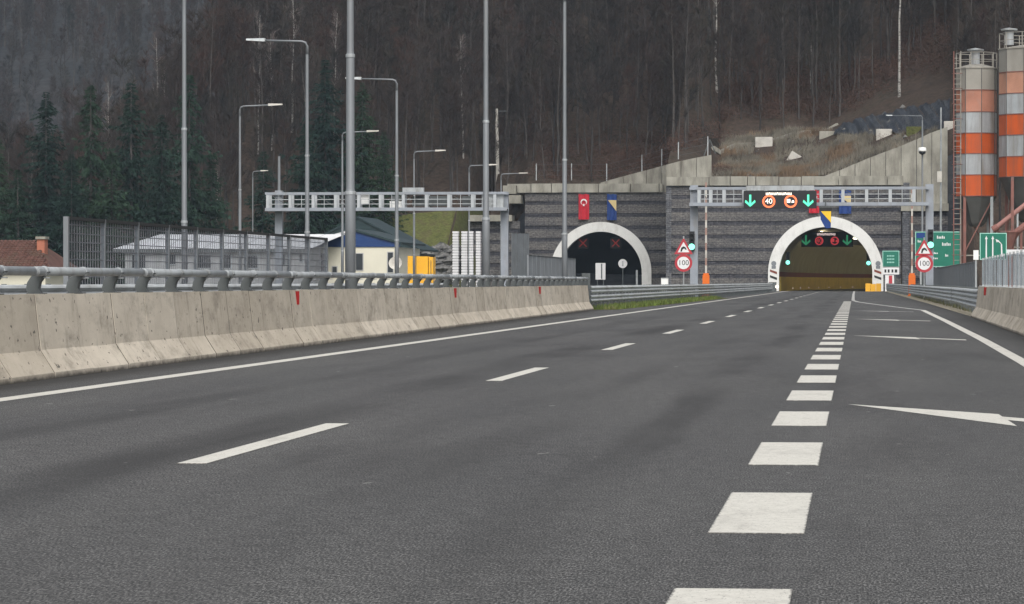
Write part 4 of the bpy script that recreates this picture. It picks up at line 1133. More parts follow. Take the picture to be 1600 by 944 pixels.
# flags and banners
def banner(label, kind, px0, px1, q0, q1, Y):
    a = P(px0, q1, Y); b = P(px1, q0, Y); r = thing('flag', label, 'flag', ((a.x + b.x) / 2, Y, a.z)); w_, h_ = b.x - a.x, b.z - a.z
    def cloth(pts, mat, nm, y):
        mb = MB(); mb.prism(pts, y, y + .02); part(nm, mb, mat, r)
    # gently waving cloth
    mb = MB(); nx, nz = 6, 10; vv = []
    for i in range(nx + 1):
        for j in range(nz + 1):
            vv.append((lerp(a.x, b.x, i / nx), Y + .1 * math.sin(i * 1.9 + j * .35), lerp(a.z, b.z, j / nz)))
    mb.add(vv, [(i * (nz + 1) + j, (i + 1) * (nz + 1) + j, (i + 1) * (nz + 1) + j + 1, i * (nz + 1) + j + 1) for i in range(nx) for j in range(nz)])
    part('cloth', mb, FLAGR if kind == 'red' else FLAGB, r)
    part('rod', MB().box(a.x - .08, b.x + .08, Y - .03, Y + .09, b.z - .05, b.z + .05), GALVD, r)
    yy = Y - .13
    if kind == 'red':
        cx, cz = (a.x + b.x) / 2, a.z + h_ * .68; R1 = w_ * .3
        pts = []
        for k in range(17): t_ = R(-50 + 280 * k / 16); pts.append((cx + R1 * math.cos(t_), cz + R1 * math.sin(t_)))
        inn = []
        for k in range(17): t_ = R(-42 + 264 * k / 16); inn.append((cx + R1 * .76 * math.cos(t_), cz - R1 * .22 + R1 * .76 * math.sin(t_)))
        m = MB(); vv = [(x, yy, z) for x, z in pts] + [(x, yy, z) for x, z in inn]
        m.add(vv, [(k, k + 1, 18 + k, 17 + k) for k in range(16)]); part('crescent', m, SIGNW, r)
        sx, sz, sr = cx, cz - R1 * .95, R1 * .5
        m = MB(); m.add([(sx + (sr if k % 2 == 0 else sr * .42) * math.sin(math.pi * k / 5), yy, sz + (sr if k % 2 == 0 else sr * .42) * math.cos(math.pi * k / 5)) for k in range(10)], [tuple(range(10))])
        part('star', m, SIGNW, r)
    else:
        m = MB(); m.prism([(a.x + w_ * .1, b.z - h_ * .24), (b.x - w_ * .02, b.z - h_ * .66), (b.x - w_ * .02, b.z - h_ * .24)], yy, yy + .02)
        part('triangle', m, FLAGYP if kind == 'pale' else FLAGY, r)
    return r
banner('red crescent and star banner hanging above the dark arch', 'red', 904, 920.5, 303, 343, LY - .5)
banner('blue and yellow banner hanging above the dark arch', 'pale', 948.5, 963.5, 303, 344, LY - .5)
banner('red banner mostly hidden behind the black message sign', 'red', 1264, 1280, 297, 333, PY - .45)
banner('blue banner hanging behind the right gantry rails', 'pale', 1311, 1330, 297, 334, PY - .45)
# flag hanging from the gantry over the lit arch
a = P(1281, 357, 218.6); b = P(1299, 326, 218.6); w_, h_ = b.x - a.x, b.z - a.z
t = thing('flag', 'blue and yellow triangle flag hanging from the gantry over the lit arch', 'flag', ((a.x + b.x) / 2, 218.6, b.z))
part('cloth', MB().prism([(a.x, b.z), (a.x + .05, b.z - h_ * .55), (lerp(a.x, b.x, .45), a.z + .05), (lerp(a.x, b.x, .6), a.z), (b.x - .04, a.z + .02), (b.x, b.z)][::-1], 218.6, 218.62), FLAGB, t)
part('dark_band', MB().prism([(a.x - .04, b.z - .16), (a.x - .04, b.z + .06), (b.x + .03, b.z + .06), (b.x + .03, b.z - .16)][::-1], 218.57, 218.59), PICT, t)
part('triangle', MB().prism([(a.x + .06, b.z - .17), (b.x - .02, b.z - h_ * .72), (b.x - .02, b.z - .17)], 218.575, 218.595), FLAGY, t)
part('rod', MB().bar((a.x - .1, 218.64, b.z + .1), (b.x + .1, 218.64, b.z + .1), .06), GALVD, t)
part('hanger', MB().box((a.x + b.x) / 2 - .03, (a.x + b.x) / 2 + .03, 218.66, GY + .05, b.z + .1, PH(316, GY, 1290)), GALVD, t)

# ------------------------------------------------------------------ retaining walls, blocks and fences above the portals
def ret_wall(label, pts, thick, joints_mat=CONC):
    """pts: (x, y, zbottom, ztop) polyline; each bay is one cast panel"""
    r = thing('retaining_wall', label, 'retaining wall', (pts[0][0], pts[0][1], 0))
    for p, q in zip(pts[:-1], pts[1:]):
        d = Vector((q[0] - p[0], q[1] - p[1], 0)); u = d.normalized(); nrm = Vector((-u.y, u.x, 0)) * thick; g_ = u * .03
        A = Vector((p[0], p[1], 0)) + g_; B = Vector((q[0], q[1], 0)) - g_
        j = rnd.uniform(-.03, .03); sh = nrm.normalized() * j
        mb = MB(); mb.add([A + sh + Vector((0, 0, p[2])), B + sh + Vector((0, 0, q[2])), B + sh + Vector((0, 0, q[3])), A + sh + Vector((0, 0, p[3])),
                           A + nrm + Vector((0, 0, p[2])), B + nrm + Vector((0, 0, q[2])), B + nrm + Vector((0, 0, q[3])), A + nrm + Vector((0, 0, p[3]))],
                          [(0, 1, 2, 3), (5, 4, 7, 6), (3, 2, 6, 7), (0, 4, 5, 1), (1, 5, 6, 2), (4, 0, 3, 7)])
        part('wall_panel', mb, joints_mat, r)
    return r
def wpt(px, pyt, Y, zb): p = P(px, pyt, Y); return (p.x, Y, zb, p.z)
# diagonal wall climbing from the left coping towards the right block
ret_wall('pale concrete wing wall climbing above the left portal coping', [wpt(938, 285.5, 466.6, 13), wpt(974, 275.5, 466.6, 13), wpt(1010, 266, 466.6, 13), wpt(1034, 259.5, 466.6, 13), wpt(1075, 248.5, 466.6, 13)], .4)
ret_wall('pale concrete wing wall climbing above the left end of the right portal', [wpt(1041, 257.5, 411.75, 13), wpt(1064, 251.5, 411.75, 13), wpt(1088, 246.5, 411.75, 13), wpt(1112, 242, 411.75, 13)], .4)
prw = [wpt(px, py, 411.6, 11 if px < 1405 else 0) for px, py in ((1288, 275), (1312, 266), (1336, 256), (1360, 246), (1384, 237), (1408, 228), (1432, 218), (1456, 207), (1481, 198))]
ret_wall('tall stepped concrete retaining wall right of the lit tunnel', prw, .6)
# rubble faced buttress strips under that wall
t = thing('buttress', 'banded stone and concrete buttress between the lit tunnel and the silos', 'buttress', (PX(1445, 409), 410, 0))
zt = PH(330, 410, 1440)
for k in range(6):
    z0 = zt * k / 6; z1 = zt * (k + 1) / 6
    part('stone_course', MB().box(PX(1409, 410), PX(1481, 410), 410.2, 411.4, z0 + .01, z0 + (z1 - z0) * .6), STONE_A, t)
    part('concrete_course', MB().box(PX(1409, 410), PX(1481, 410), 410.3, 411.4, z0 + (z1 - z0) * .61, z1), STONE_B, t)
part('concrete_pier', MB().box(PX(1410, 410), PX(1421, 410), 409.7, 410.19, 0, zt + 3.4), STONE_C, t)
part('cap', MB().box(PX(1409, 410) - .1, PX(1482, 410), 409.6, 411.45, zt + .01, zt + .9), CONC, t)

BLK = []
def cblock(label, px0, px1, q0, q1, tilt=0, mat=CONCP):
    c = hit((px0 + px1) / 2, q1 - 1); w_ = PX(px1, c.y) - PX(px0, c.y); h_ = (q1 - q0) / FPX * c.y; BLK.append((c.x, c.y))
    o = single('concrete_block', MB().box(-w_ / 2, w_ / 2, 0, 1.2, -.8, h_), mat, label, 'concrete block', (0, 0, 0))
    o.location = c; o.rotation_euler = (0, tilt, 0)
    m = o.modifiers.new('soft_edges', 'BEVEL'); m.width = .06; m.segments = 2
cblock('pale square concrete block at the top of the scrub slope, left', 1180, 1207, 216, 232)
cblock('pale concrete block on the black slope sheet', 1369, 1394, 203, 216)
cblock('tilted pale slab lying in the middle of the scrub slope', 1231, 1249, 240, 250, R(32))
cblock('small grey concrete block at the top right of the slope beside the silos', 1475, 1492, 193, 206)
cblock('mossy block on the black sheet below the lamp arm', 1416, 1440, 199, 211, 0, BANKM)
cblock('weathered block at the left end of the black sheet', 1280, 1304, 206, 217, 0, CONC)

def wire_fence(label, pts, hpost, tripod=None):
    r = thing('wire_fence', label, 'fence', (pts[0][0], pts[0][1], pts[0][2]))
    for x, y, z in pts: part('post', MB().box(x - .06, x + .06, y - .06, y + .06, z - 1, z + hpost), GALV, r)
    for (a, b) in zip(pts[:-1], pts[1:]):
        for q in (.3, .6, .95):
            part('wire', MB().bar((a[0], a[1], a[2] + hpost * q), (b[0], b[1], b[2] + hpost * q), .025), GALVD, r)
    return r
def gp(px, Y):
    x = PX(px, Y); return (x, Y, T(x, Y))
wire_fence('thin wire fence with pale posts along the top of the portals', [gp(838, 469), gp(893, 469)] + [(*P(px, py, 468),) for px, py in ((948, 282), (1003, 268), (1034, 259))] + [(*P(px, py, 413),) for px, py in ((1060, 252), (1106, 243))], 2.3)
t = thing('survey_tripod', 'grey A shaped timber frame on the slope above the wing wall', 'frame', P(1109, 238, 420))
a = P(1109, 218, 420)
for px, q in ((1100, 243), (1118, 240), (1110, 243)): part('leg', MB().bar(a, P(px, q, 420 if px != 1110 else 421), .12), GALVD, t)

# black sheet on the slope right of the scrub
mm = MB(); NX, NY = 80, 14; vv = []
ca, cb, cc_, cd = hit(1302, 214), hit(1484, 205), hit(1312, 198), hit(1484, 156)
for i in range(NX + 1):
    for j in range(NY + 1):
        u, v = i / NX, j / NY
        x = lerp(lerp(ca.x, cb.x, u), lerp(cc_.x, cd.x, u), v); y = lerp(lerp(ca.y, cb.y, u), lerp(cc_.y, cd.y, u), v)
        vv.append((x, y, T(x, y) + .2 + .16 * math.sin(x * 4 + y * .3) + .1 * math.sin(x * 9.3 + y)))
mm.add(vv, [(i * (NY + 1) + j, (i + 1) * (NY + 1) + j, (i + 1) * (NY + 1) + j + 1, i * (NY + 1) + j + 1) for i in range(NX) for j in range(NY)])
struct('slope_sheet', mm, MEMB)
kp = [hit(px, py) for px, py in ((1114, 233), (1150, 228), (1186, 226), (1225, 217), (1262, 208), (1310, 197))]
kb = MB()
for a, b in zip(kp[:-1], kp[1:]):
    for k in range(3):
        p, q = a.lerp(b, k / 3), a.lerp(b, (k + .93) / 3)
        p.z = T(p.x, p.y) + .1; q.z = T(q.x, q.y) + .1
        kb.bar(p, q, .5, .55)
kerb = kb; struct('slope_kerb', kb, CONC)
# green bank and rubble left of the left portal
gm2 = MB(); vv = []; NX, NY = 70, 18
for i in range(NX + 1):
    x = lerp(-82, -50.6, i / NX); ya = zw(x) + .1
    for j in range(NY + 1):
        y = ya + lerp(0, 17 + 5 * ss(-71, -55, x), j / NY); vv.append((x, y, max(0.03, T(x, y) + .3)))
gm2.add(vv, [(i * (NY + 1) + j, (i + 1) * (NY + 1) + j, (i + 1) * (NY + 1) + j + 1, i * (NY + 1) + j + 1) for i in range(NX) for j in range(NY)])
gm2.smooth = True
struct('grass_bank', gm2, BANKM)
def rocks(mb, n, fn, r0, r1):
    for _ in range(n):
        x, y, z = fn(); r_ = r0 + (r1 - r0) * rnd.random() ** 2
        vv = []; 
        base = [(0, 0, 1), (1, 0, .2), (.3, .95, .1), (-.8, .6, .15), (-.8, -.6, .1), (.3, -.95, .2), (0, 0, -.7)]
        for bxx, by, bz in base: vv.append((x + bxx * r_ * rnd.uniform(.7, 1.3), y + by * r_ * rnd.uniform(.7, 1.3), z + bz * r_ * rnd.uniform(.6, 1.1)))
        mb.add(vv, [(0, 1, 2), (0, 2, 3), (0, 3, 4), (0, 4, 5), (0, 5, 1), (6, 2, 1), (6, 3, 2), (6, 4, 3), (6, 5, 4), (6, 1, 5)])
rk = MB()
def _rk():
    x = rnd.uniform(PX(640, 415), PX(712, 415)); y = rnd.uniform(412, 420); return x, y, rnd.uniform(.0, .6) + 4.6 * math.exp(-((y - 416) / 3.5) ** 2) * ss(PX(640, 415), PX(670, 415), x)
rocks(rk, 420, _rk, .3, 1.3)
struct('rubble_heap', rk, ROCKM, 'stuff')

# scrub and dry stems on the slope over the right portal
sb = MB(); sr = MB()
def stem(mb, x, y, z, h, n):
    for _ in range(n):
        t_ = rnd.random() * 6.28; l = h * rnd.uniform(.5, 1.1); ox, oy = rnd.uniform(-.4, .4), rnd.uniform(-.4, .4); k = rnd.uniform(.1, .8)
        c, s = .055 * math.cos(t_), .055 * math.sin(t_)
        mb.add([(x + ox - c, y + oy - s, z - .1), (x + ox + c, y + oy + s, z - .1), (x + ox + k * l * math.cos(t_ * 2.3), y + oy + k * l * math.sin(t_ * 2.3), z + l)], [(0, 1, 2)])
sheet_lo = lambda x: lerp(ca.y, cb.y, max(0, min(1, (x - ca.x) / (cb.x - ca.x))))
for _ in range(3600):
    x = rnd.uniform(-17.2, 9.5); y = rnd.uniform(413.2, 446)
    if x > ca.x - .5 and y > sheet_lo(x) - .6: continue
    if any(abs(x - a) < 1.6 and -5 < y - b < 1.2 for a, b in BLK): continue
    stem(sr if noise.noise(Vector((x * .2, y * .2, 9))) > .12 else sb, x, y, T(x, y), rnd.uniform(.35, 1.2), 15)
struct('dry_scrub', sb, SCRUB, 'stuff'); struct('dry_fern', sr, SCRUBR, 'stuff')
rk = MB()
rocks(rk, 160, lambda: (lambda x, y: (x, y, T(x, y)))(rnd.uniform(-17, 6), rnd.uniform(414, 440)), .12, .55)
struct('slope_stones', rk, ROCKM, 'stuff')

# ------------------------------------------------------------------ silos
def silo(label, Y, cx, rad, zs, mats, nside, a0, vent_dx, vent_h, ladder):
    r = thing('silo', label, 'silo', (cx, Y, 0))
    for (za, zb), m in zip(zs, mats):
        mb = MB(); rr = rad
        mb.lathe([(rr, za + .03), (rr, zb - .03)], cx, Y, nside, a0)
        part('shell_ring', mb, m, r)
        mb = MB(); mb.lathe([(rr - .05, za - .03), (rr + .03, za - .03), (rr + .03, za + .03), (rr - .05, za + .03)], cx, Y, nside, a0)
        part('ring_flange', mb, RUST, r)
        sm = MB()
        for k in range(nside):
            t_ = 2 * math.pi * k / nside + a0
            sm.tube([(cx + rr * math.cos(t_), Y + rr * math.sin(t_), za + .03), (cx + rr * math.cos(t_), Y + rr * math.sin(t_), zb - .03)], .025, 4)
        part('seam', sm, SILD, r)
    zt = zs[0][1]; zb = zs[-1][0]
    mb = MB(); mb.lathe([(rad + .05, zt - .03), (rad + .05, zt + .06), (.4, zt + .35), (0, zt + .35)], cx, Y, nside, a0); part('roof', mb, SILB, r)
    mb = MB(); mb.lathe([(rad - .02, zb - .02), (rad * .42, zb - rad * 1.3), (rad * .3, zb - rad * 1.45), (.0, zb - rad * 1.45)], cx, Y, nside, a0); part('cone', mb, SILD, r)
    vx = cx + vent_dx
    mb = MB(); mb.lathe([(0.3, zt + .3), (.3, zt + .3 + vent_h), (0, zt + .3 + vent_h)], vx, Y - .3, 12); part('filter', mb, SILV, r)
    mb = MB(); mb.lathe([(.0, zt + .36 + vent_h), (.56, zt + .3 + vent_h), (.58, zt + .4 + vent_h), (0, zt + .5 + vent_h)], vx, Y - .3, 14); part('filter_cap', mb, SILV, r)
    # top railing
    n = 10; rr = rad - .05
    pts = [(cx + rr * math.cos(2 * math.pi * k / n), Y + rr * math.sin(2 * math.pi * k / n)) for k in range(n)]
    for k in range(n):
        part('rail_post', MB().box(pts[k][0] - .03, pts[k][0] + .03, pts[k][1] - .03, pts[k][1] + .03, zt + .02, zt + 1.1), SILB, r)
    for hz in (.6, 1.1):
        mb = MB()
        for k in range(n): mb.bar((*pts[k], zt + hz), (*pts[(k + 1) % n], zt + hz), .04)
        part('top_rail', mb, SILB, r)
    for k in range(4):
        t_ = math.pi / 4 + math.pi / 2 * k + .1
        x, y = cx + (rad - .12) * math.cos(t_), Y + (rad - .12) * math.sin(t_)
        part('leg', MB().box(x - .1, x + .1, y - .1, y + .1, 0, zb - .04), RUST if k in (1, 2) else GALV, r)
    q = [(cx + (rad - .12) * math.cos(math.pi / 4 + math.pi / 2 * k + .1), Y + (rad - .12) * math.sin(math.pi / 4 + math.pi / 2 * k + .1)) for k in range(4)]
    for k in range(4):
        a, b = q[k], q[(k + 1) % 4]
        part('brace', MB().bar((*a, zb * .45), (*b, zb - .3), .08), RUST, r)
        part('brace', MB().bar((*a, zb * .42), (*b, zb * .42), .08), SILB, r)
    if ladder:
        lx, ly = cx - rad * .93, Y - rad * .55
        for dx in (-.24, .24):
            part('ladder_rail', MB().bar((lx + dx, ly, 1.0), (lx + dx, ly, zt + 1.2), .07), RUST if dx < 0 else SILB, r)
        for k in range(46):
            z = 1.2 + k * .36
            if z < zt + .9: part('ladder_rung', MB().bar((lx - .2, ly, z), (lx + .2, ly, z), .035), SILB, r)
        for k in range(14):
            z = 3.0 + k * 1.05
            if z < zt + .6:
                mb = MB(); mb.tube([(lx + .36 * math.cos(t_), ly - .02 - .55 * math.sin(t_), z) for t_ in [math.pi * i / 6 for i in range(7)]], .022, 4); part('safety_hoop', mb, RUST, r)
    return r
SY = 240
def zz(py, px=1523): return PH(py, SY, px)
sx0 = PX(1490, SY) + .1; sr_ = (PX(1557, SY) - PX(1494, SY)) / 2
silo('tall silo banded orange and light grey with a ladder, left of the pair', SY, PX(1525.5, SY), sr_ * 1.04,
     [(zz(142), zz(108)), (zz(176), zz(142)), (zz(209), zz(176)), (zz(241), zz(209)), (zz(274), zz(241)), (zz(307), zz(274))],
     [SILB, FADED, SILV, ORANGE, SILV, ORANGE], 8, R(12), -.08, .95, True)
silo('bigger silo banded orange and light grey at the right picture edge', SY - 2.5, PX(1558, SY) + 2.15, 2.15,
     [(zz(118), zz(82)), (zz(151), zz(118)), (zz(183), zz(151)), (zz(215), zz(183)), (zz(248), zz(215)), (zz(279), zz(248))],
     [SILB, FADED2, SILV, ORANGE, SILV, ORANGE], 10, R(3), -1.45, 1.0, False)
# screw conveyor and hoses under the silos
a = P(1553, 358, SY - 4); b = P(1612, 312, SY - 4)
t = thing('screw_conveyor', 'faded red screw conveyor tube sloping up under the silos', 'conveyor', a)
mb = MB(); mb.tube([a, b], .17, 10); part('tube', mb, PINK, t)
mb = MB(); mb.tube([a + Vector((-.1, 0, -.05)), a + Vector((.25, 0, .15))], .24, 10); part('motor', mb, RUST, t)
part('support', MB().bar(P(1590, 332, SY - 4), (P(1590, 332, SY - 4).x, SY - 4, 0), .12), GALV, t)
a = P(1573, 375, SY - 6); b = P(1615, 342, SY - 6)
t = thing('screw_conveyor', 'dark red lower conveyor at the right picture edge', 'conveyor', a)
mb = MB(); mb.tube([a, b], .24, 10); part('tube', mb, RUST, t)
part('hopper', MB().lathe([(.3, a.z - .6), (.75, a.z + .5), (.8, a.z + .5), (.8, a.z + .62)], a.x + .1, SY - 6, 8), RUST, t)
part('support', MB().box(a.x + .9, a.x + 1.05, SY - 6.1, SY - 5.9, 0, a.z + .6), RUST, t)
t = thing('site_container', 'low white site container under the silos behind the lane sign', 'container', (PX(1590, 205), 205, 0))
a = P(1570, 415, 205); b = P(1640, 390, 205)
part('body', MB().box(a.x, b.x, 205, 207.4, .1, b.z - .3), WALLG, t); part('roof', MB().box(a.x - .1, b.x + .1, 204.9, 207.5, b.z - .295, b.z), ROOFW, t)
part('door', MB().box(a.x + .15, a.x + .6, 204.95, 204.99, .15, b.z - .4), RUST, t)
t = thing('junction_box', 'small white box on a post left of the lane sign', 'box', (PX(1524, 155), 155, 0))
a = P(1521, 406, 155); b = P(1529, 391, 155)
part('box', MB().box(a.x, b.x, 155, 155.15, a.z, b.z), WHITE, t); part('post', MB().box((a.x + b.x) / 2 - .03, (a.x + b.x) / 2 + .03, 155.02, 155.1, 0, a.z), GALV, t)
t = thing('steel_mast', 'thin grey mast right of the retaining wall lamp post', 'mast', (PX(1470, 405), 405, 0))
mb = MB(); mb.tube([(PX(1470, 405), 405, 0), (PX(1470, 405), 405, PH(168, 405, 1470))], [.16, .09], 8); part('pole', mb, GALV, t)
part('cabinet', MB().box(PX(1470, 405) - .45, PX(1470, 405) + .1, 404.5, 404.82, PH(285, 405, 1470), PH(268, 405, 1470)), CONCP, t)

# ------------------------------------------------------------------ buildings on the left
def gable_house(name, label, cat, Y, x0, x1, dep, zw_, zr, wallm, roofm, gablem, over=.3, wins=(), roof_t=.18, roofr=None):
    """gable end faces the camera"""
    cx = (x0 + x1) / 2
    r = thing(name, label, cat, (cx, Y, 0))
    part('wall', MB().box(x0, x1, Y, Y + dep, 0, zw_), wallm, r)
    part('gable', MB().prism([(x0 - over, zw_), (x1 + over, zw_), (x1 + over, zw_ + .28), (cx, zr), (x0 - over, zw_ + .28)], Y - .1, Y + .15), gablem, r)
    for s, xe in ((-1, x0 - over - .15), (1, x1 + over + .15)):
        mb = MB(); ze = zw_ + .22
        mb.add([(cx, Y - .25, zr), (cx, Y + dep + .3, zr), (xe, Y + dep + .3, ze), (xe, Y - .25, ze), (cx, Y - .25, zr + roof_t), (cx, Y + dep + .3, zr + roof_t), (xe, Y + dep + .3, ze + roof_t), (xe, Y - .25, ze + roof_t)],
               [(0, 1, 2, 3), (4, 7, 6, 5), (0, 3, 7, 4), (3, 2, 6, 7), (2, 1, 5, 6)])
        part('roof_slope', mb, roofm if s < 0 else (roofr or roofm), r)
    for (u0, u1, v0, v1) in wins:
        xa, xb = lerp(x0, x1, u0), lerp(x0, x1, u1)
        wd = link('window', MB().box(xa, xb, Y - .05, Y - .004, v0, v1).mesh('window', WALLG, wloc(r)), r)
        link('pane', MB().box(xa + .07, xb - .07, Y - .065, Y - .052, v0 + .07, v1 - .07).mesh('pane', GLASSD, wloc(r)), wd)
    return r
HY = 285
gx0, gx1 = PX(487, HY), PX(618, HY); gzw = PH(386, HY, 550); gzr = PH(361, HY, 550)
gable_house('office_building', 'cream building with deep blue gable behind the thickest lamp post', 'building', HY, gx0, gx1, 16, gzw, gzr, WALLC, ROOFW, BLUE, .35,
            [(.1, .2, gzw - 2.1, gzw - .5), (.52, .62, gzw - 2.0, gzw - .5), (.24, .31, gzw - 2.2, gzw - 1.6), (.9, .98, gzw - 2.2, gzw - .4)], roofr=TEAL)
# long hall to the left with a white roof
def long_hall():
    Y = 279; x0, x1 = PX(176, Y), PX(485, Y); xr1 = PX(540, Y + 5); ze = PH(389, Y, 300); zr = PH(365, Y, 300)
    r = thing('long_hall', 'long low hall with white metal roof seen through the hazy screen', 'building', ((x0 + x1) / 2, Y, 0))
    part('wall', MB().box(x0 + 1.0, x1 - .1, Y + .4, Y + 9, 0, ze), WALLG, r)
    n = 11
    xr0 = PX(250, Y + 5)
    for k in range(n):
        a, b = lerp(x0, x1, k / n), lerp(x0, x1, (k + 1) / n); ta, tb = max(lerp(x0, xr1, k / n), xr0), max(lerp(x0, xr1, (k + 1) / n), xr0)
        if tb - ta < .05: mb = MB(); mb.add([(a, Y, ze), (b, Y, ze), (tb, Y + 5, zr)], [(0, 1, 2)]); zt_ = 1
        else:
            mb = MB(); mb.add([(a + .02, Y, ze), (b - .02, Y, ze), (tb - .02, Y + 5, zr), (ta + .02, Y + 5, zr)], [(0, 1, 2, 3)])
        part('roof_sheet', mb, ROOFW, r)
    mb = MB(); mb.add([(x0, Y, ze - .03), (x1, Y, ze - .03), (xr1, Y + 5, zr - .03), (xr0, Y + 5, zr - .03), (xr0, Y + 9.4, ze), (x1, Y + 9.4, ze)], [(0, 1, 2, 3), (3, 2, 5, 4), (0, 3, 4)]); part('roof_deck', mb, GALVD, r)
    part('eaves_board', MB().box(x0, x1, Y - .03, Y + .0, ze - .3, ze - .04), GALVD, r)
    for px0, px1, q0, q1 in ((262, 275, 396, 414), (303, 330, 397, 420), (345, 362, 397, 420), (382, 404, 398, 420), (438, 447, 396, 415), (466, 474, 396, 410), (205, 228, 397, 420)):
        a, b = PX(px0, Y + .3), PX(px1, Y + .3); z0, z1 = max(.3, PH(q1, Y, px0)), PH(q0, Y, px0)
        wd = part('window', MB().box(a, b, Y + .33, Y + .39, z0, z1), GANTW, r)
        link('pane', MB().box(a + .08, b - .08, Y + .31, Y + .328, z0 + .08, z1 - .08).mesh('pane', GLASSD, wloc(r)), wd)
long_hall()
# dark teal roofed shed behind the blue gable
TY = 330
gable_house('teal_shed', 'dark teal roofed shed rising behind the blue gable', 'building', TY, PX(466, TY), PX(652, TY), 14, PH(396, TY, 570), PH(341, TY, 540), TEAL, TEAL, TEAL, .2)
tile_y = 150
def red_house():
    Y = 170; x0, x1 = PX(-60, Y), PX(80, Y); ze = PH(421, Y, 20); zr = PH(375, Y, 20)
    r = thing('red_roofed_house', 'house with weathered red tile roof at the left picture edge', 'house', ((x0 + x1) / 2, Y, 0))
    part('wall', MB().box(x0 + .3, x1 - .4, Y + .4, Y + 7, 0, ze), WALLC, r)
    d = 3.6; xr = PX(60, Y + d)
    mb = MB(); mb.add([(x0, Y, ze - .05), (x1, Y, ze - .05), (xr, Y + d, zr - .05), (x0, Y + d, zr - .05), (x1, Y + 7.4, ze - .05), (x0, Y + 7.4, ze - .05)], [(0, 1, 2, 3), (1, 4, 2), (3, 2, 4, 5)])
    rf_ = part('roof', mb, ROOFT, r)
    rows = 13
    for j in range(rows):                                   # courses of clay tiles
        t0, t1 = j / rows, (j + 1) / rows; ya, yb = Y + d * t0, Y + d * t1; za, zb = lerp(ze, zr, t0), lerp(ze, zr, t1)
        xe = lerp(x1, xr, t0) - .04; mb = MB(); x = x0
        while x + .22 < xe:
            w2 = .2; mb.add([(x, ya - .03, za + .06), (x + w2 / 2, ya - .03, za + .1), (x + w2, ya - .03, za + .06), (x + w2, yb, zb + .02), (x + w2 / 2, yb, zb + .06), (x, yb, zb + .02), (x, ya - .03, za), (x + w2, ya - .03, za)],
                            [(0, 1, 4, 5), (1, 2, 3, 4), (6, 7, 2, 1, 0)]); x += .215
        c = link('tile_course', mb.mesh('tile_course', ROOFT, wloc(r)), rf_)
    a = P(59, 398, Y + 2.4); b = P(71, 374, Y + 2.4)
    ch = link('chimney', MB().box(a.x, b.x, Y + 2.2, Y + 2.9, a.z - .6, b.z).mesh('chimney', BRICKC, wloc(r)), rf_)
    link('chimney_cap', MB().box(a.x - .06, b.x + .06, Y + 2.12, Y + 2.98, b.z + .002, b.z + .14).mesh('chimney_cap', CONC, wloc(r)), r)
red_house()
# yellow container, white cabinet towers, dish
YY = 250
a = P(637, 428, YY); b = P(677, 400, YY)
t = thing('yellow_container', 'bright yellow steel container behind the tube rail', 'container', ((a.x + b.x) / 2, YY, 0))
for k in range(3):
    xa, xb = lerp(a.x, b.x, (0, .34, .82)[k]), lerp(a.x, b.x, (.32, .8, 1)[k])
    part('side_panel', MB().box(xa, xb - .02, YY, YY + 1.5, .1, b.z - (.0, .03, .08)[k]), YELL, t)
part('corner_post', MB().box(lerp(a.x, b.x, .322), lerp(a.x, b.x, .338), YY - .03, YY + .1, .1, b.z), GALVD, t)
mb = MB()
for k in range(6): x = lerp(a.x, b.x, .4 + .06 * k); mb.box(x, x + .03, YY - .02, YY - .004, .3, b.z - .2)
part('rib', mb, YELL, t)
part('lock_bar', MB().box(lerp(a.x, b.x, .9), lerp(a.x, b.x, .92), YY - .05, YY - .01, .3, b.z - .3), GALVD, t)
a = P(707, 430, 255); b = P(751, 361, 255)
for k, (p0, p1) in enumerate(((707, 716.3), (720.8, 730), (733.2, 739.2), (743.5, 750.5))):
    lab = ('leftmost white slatted tower of the four beside the gantry column', 'second white slatted tower from the left beside the gantry column', 'third white slatted tower from the left, behind the small lamp post', 'rightmost white slatted tower of the four next to the median pole')[k]
    xa, xb = PX(p0, 255), PX(p1, 255); zt = PH(361, 255, 720)
    t = thing('slatted_tower', lab, 'tower', ((xa + xb) / 2, 255, 0), 0, 'white slatted towers')
    part('core', MB().box(xa + .04, xb - .04, 255.05, 255.6, 0, zt - .05), GALV, t)
    n = 24; sl_ = MB().box(xa, xb, 255, 255.6, .03, zt / n - .03).mesh('slat', ROOFW, wloc(t))
    for j in range(n): link('slat', sl_, t, (0, 0, zt / n * j))
c = P(618, 412, 262)
t = thing('satellite_dish', 'round pale dish beside the cream building', 'dish', (c.x, 262, 0))
part('dish', MB().lathe([(0, 0), (.28, .04), (.5, .14), (.52, .14), (.3, .0), (0, -.05)], 0, 0, 18), CONCP, t)
dd = t.children[0]; dd.location = (0, 0, c.z); dd.rotation_euler = (R(70), 0, 0); dd.data.transform(Matrix.Translation(wloc(t) - Vector((0, 0, 0))))
part('post', MB().box(c.x - .05, c.x + .05, 262.2, 262.3, 0, c.z + .2), GALVD, t)
up = P(778, 285, 480); ut = P(776, 170, 480)
t = thing('utility_pole', 'pale concrete utility pole standing above the left end of the portal wall', 'utility pole', up)
mb = MB(); mb.tube([up - Vector((0, 0, 2)), ut], [.32, .18], 8); part('pole', mb, CONCP, t)
part('crossarm', MB().box(ut.x - .1, ut.x + 1.5, ut.y - .06, ut.y + .06, ut.z - .4, ut.z - .28), GALVD, t)

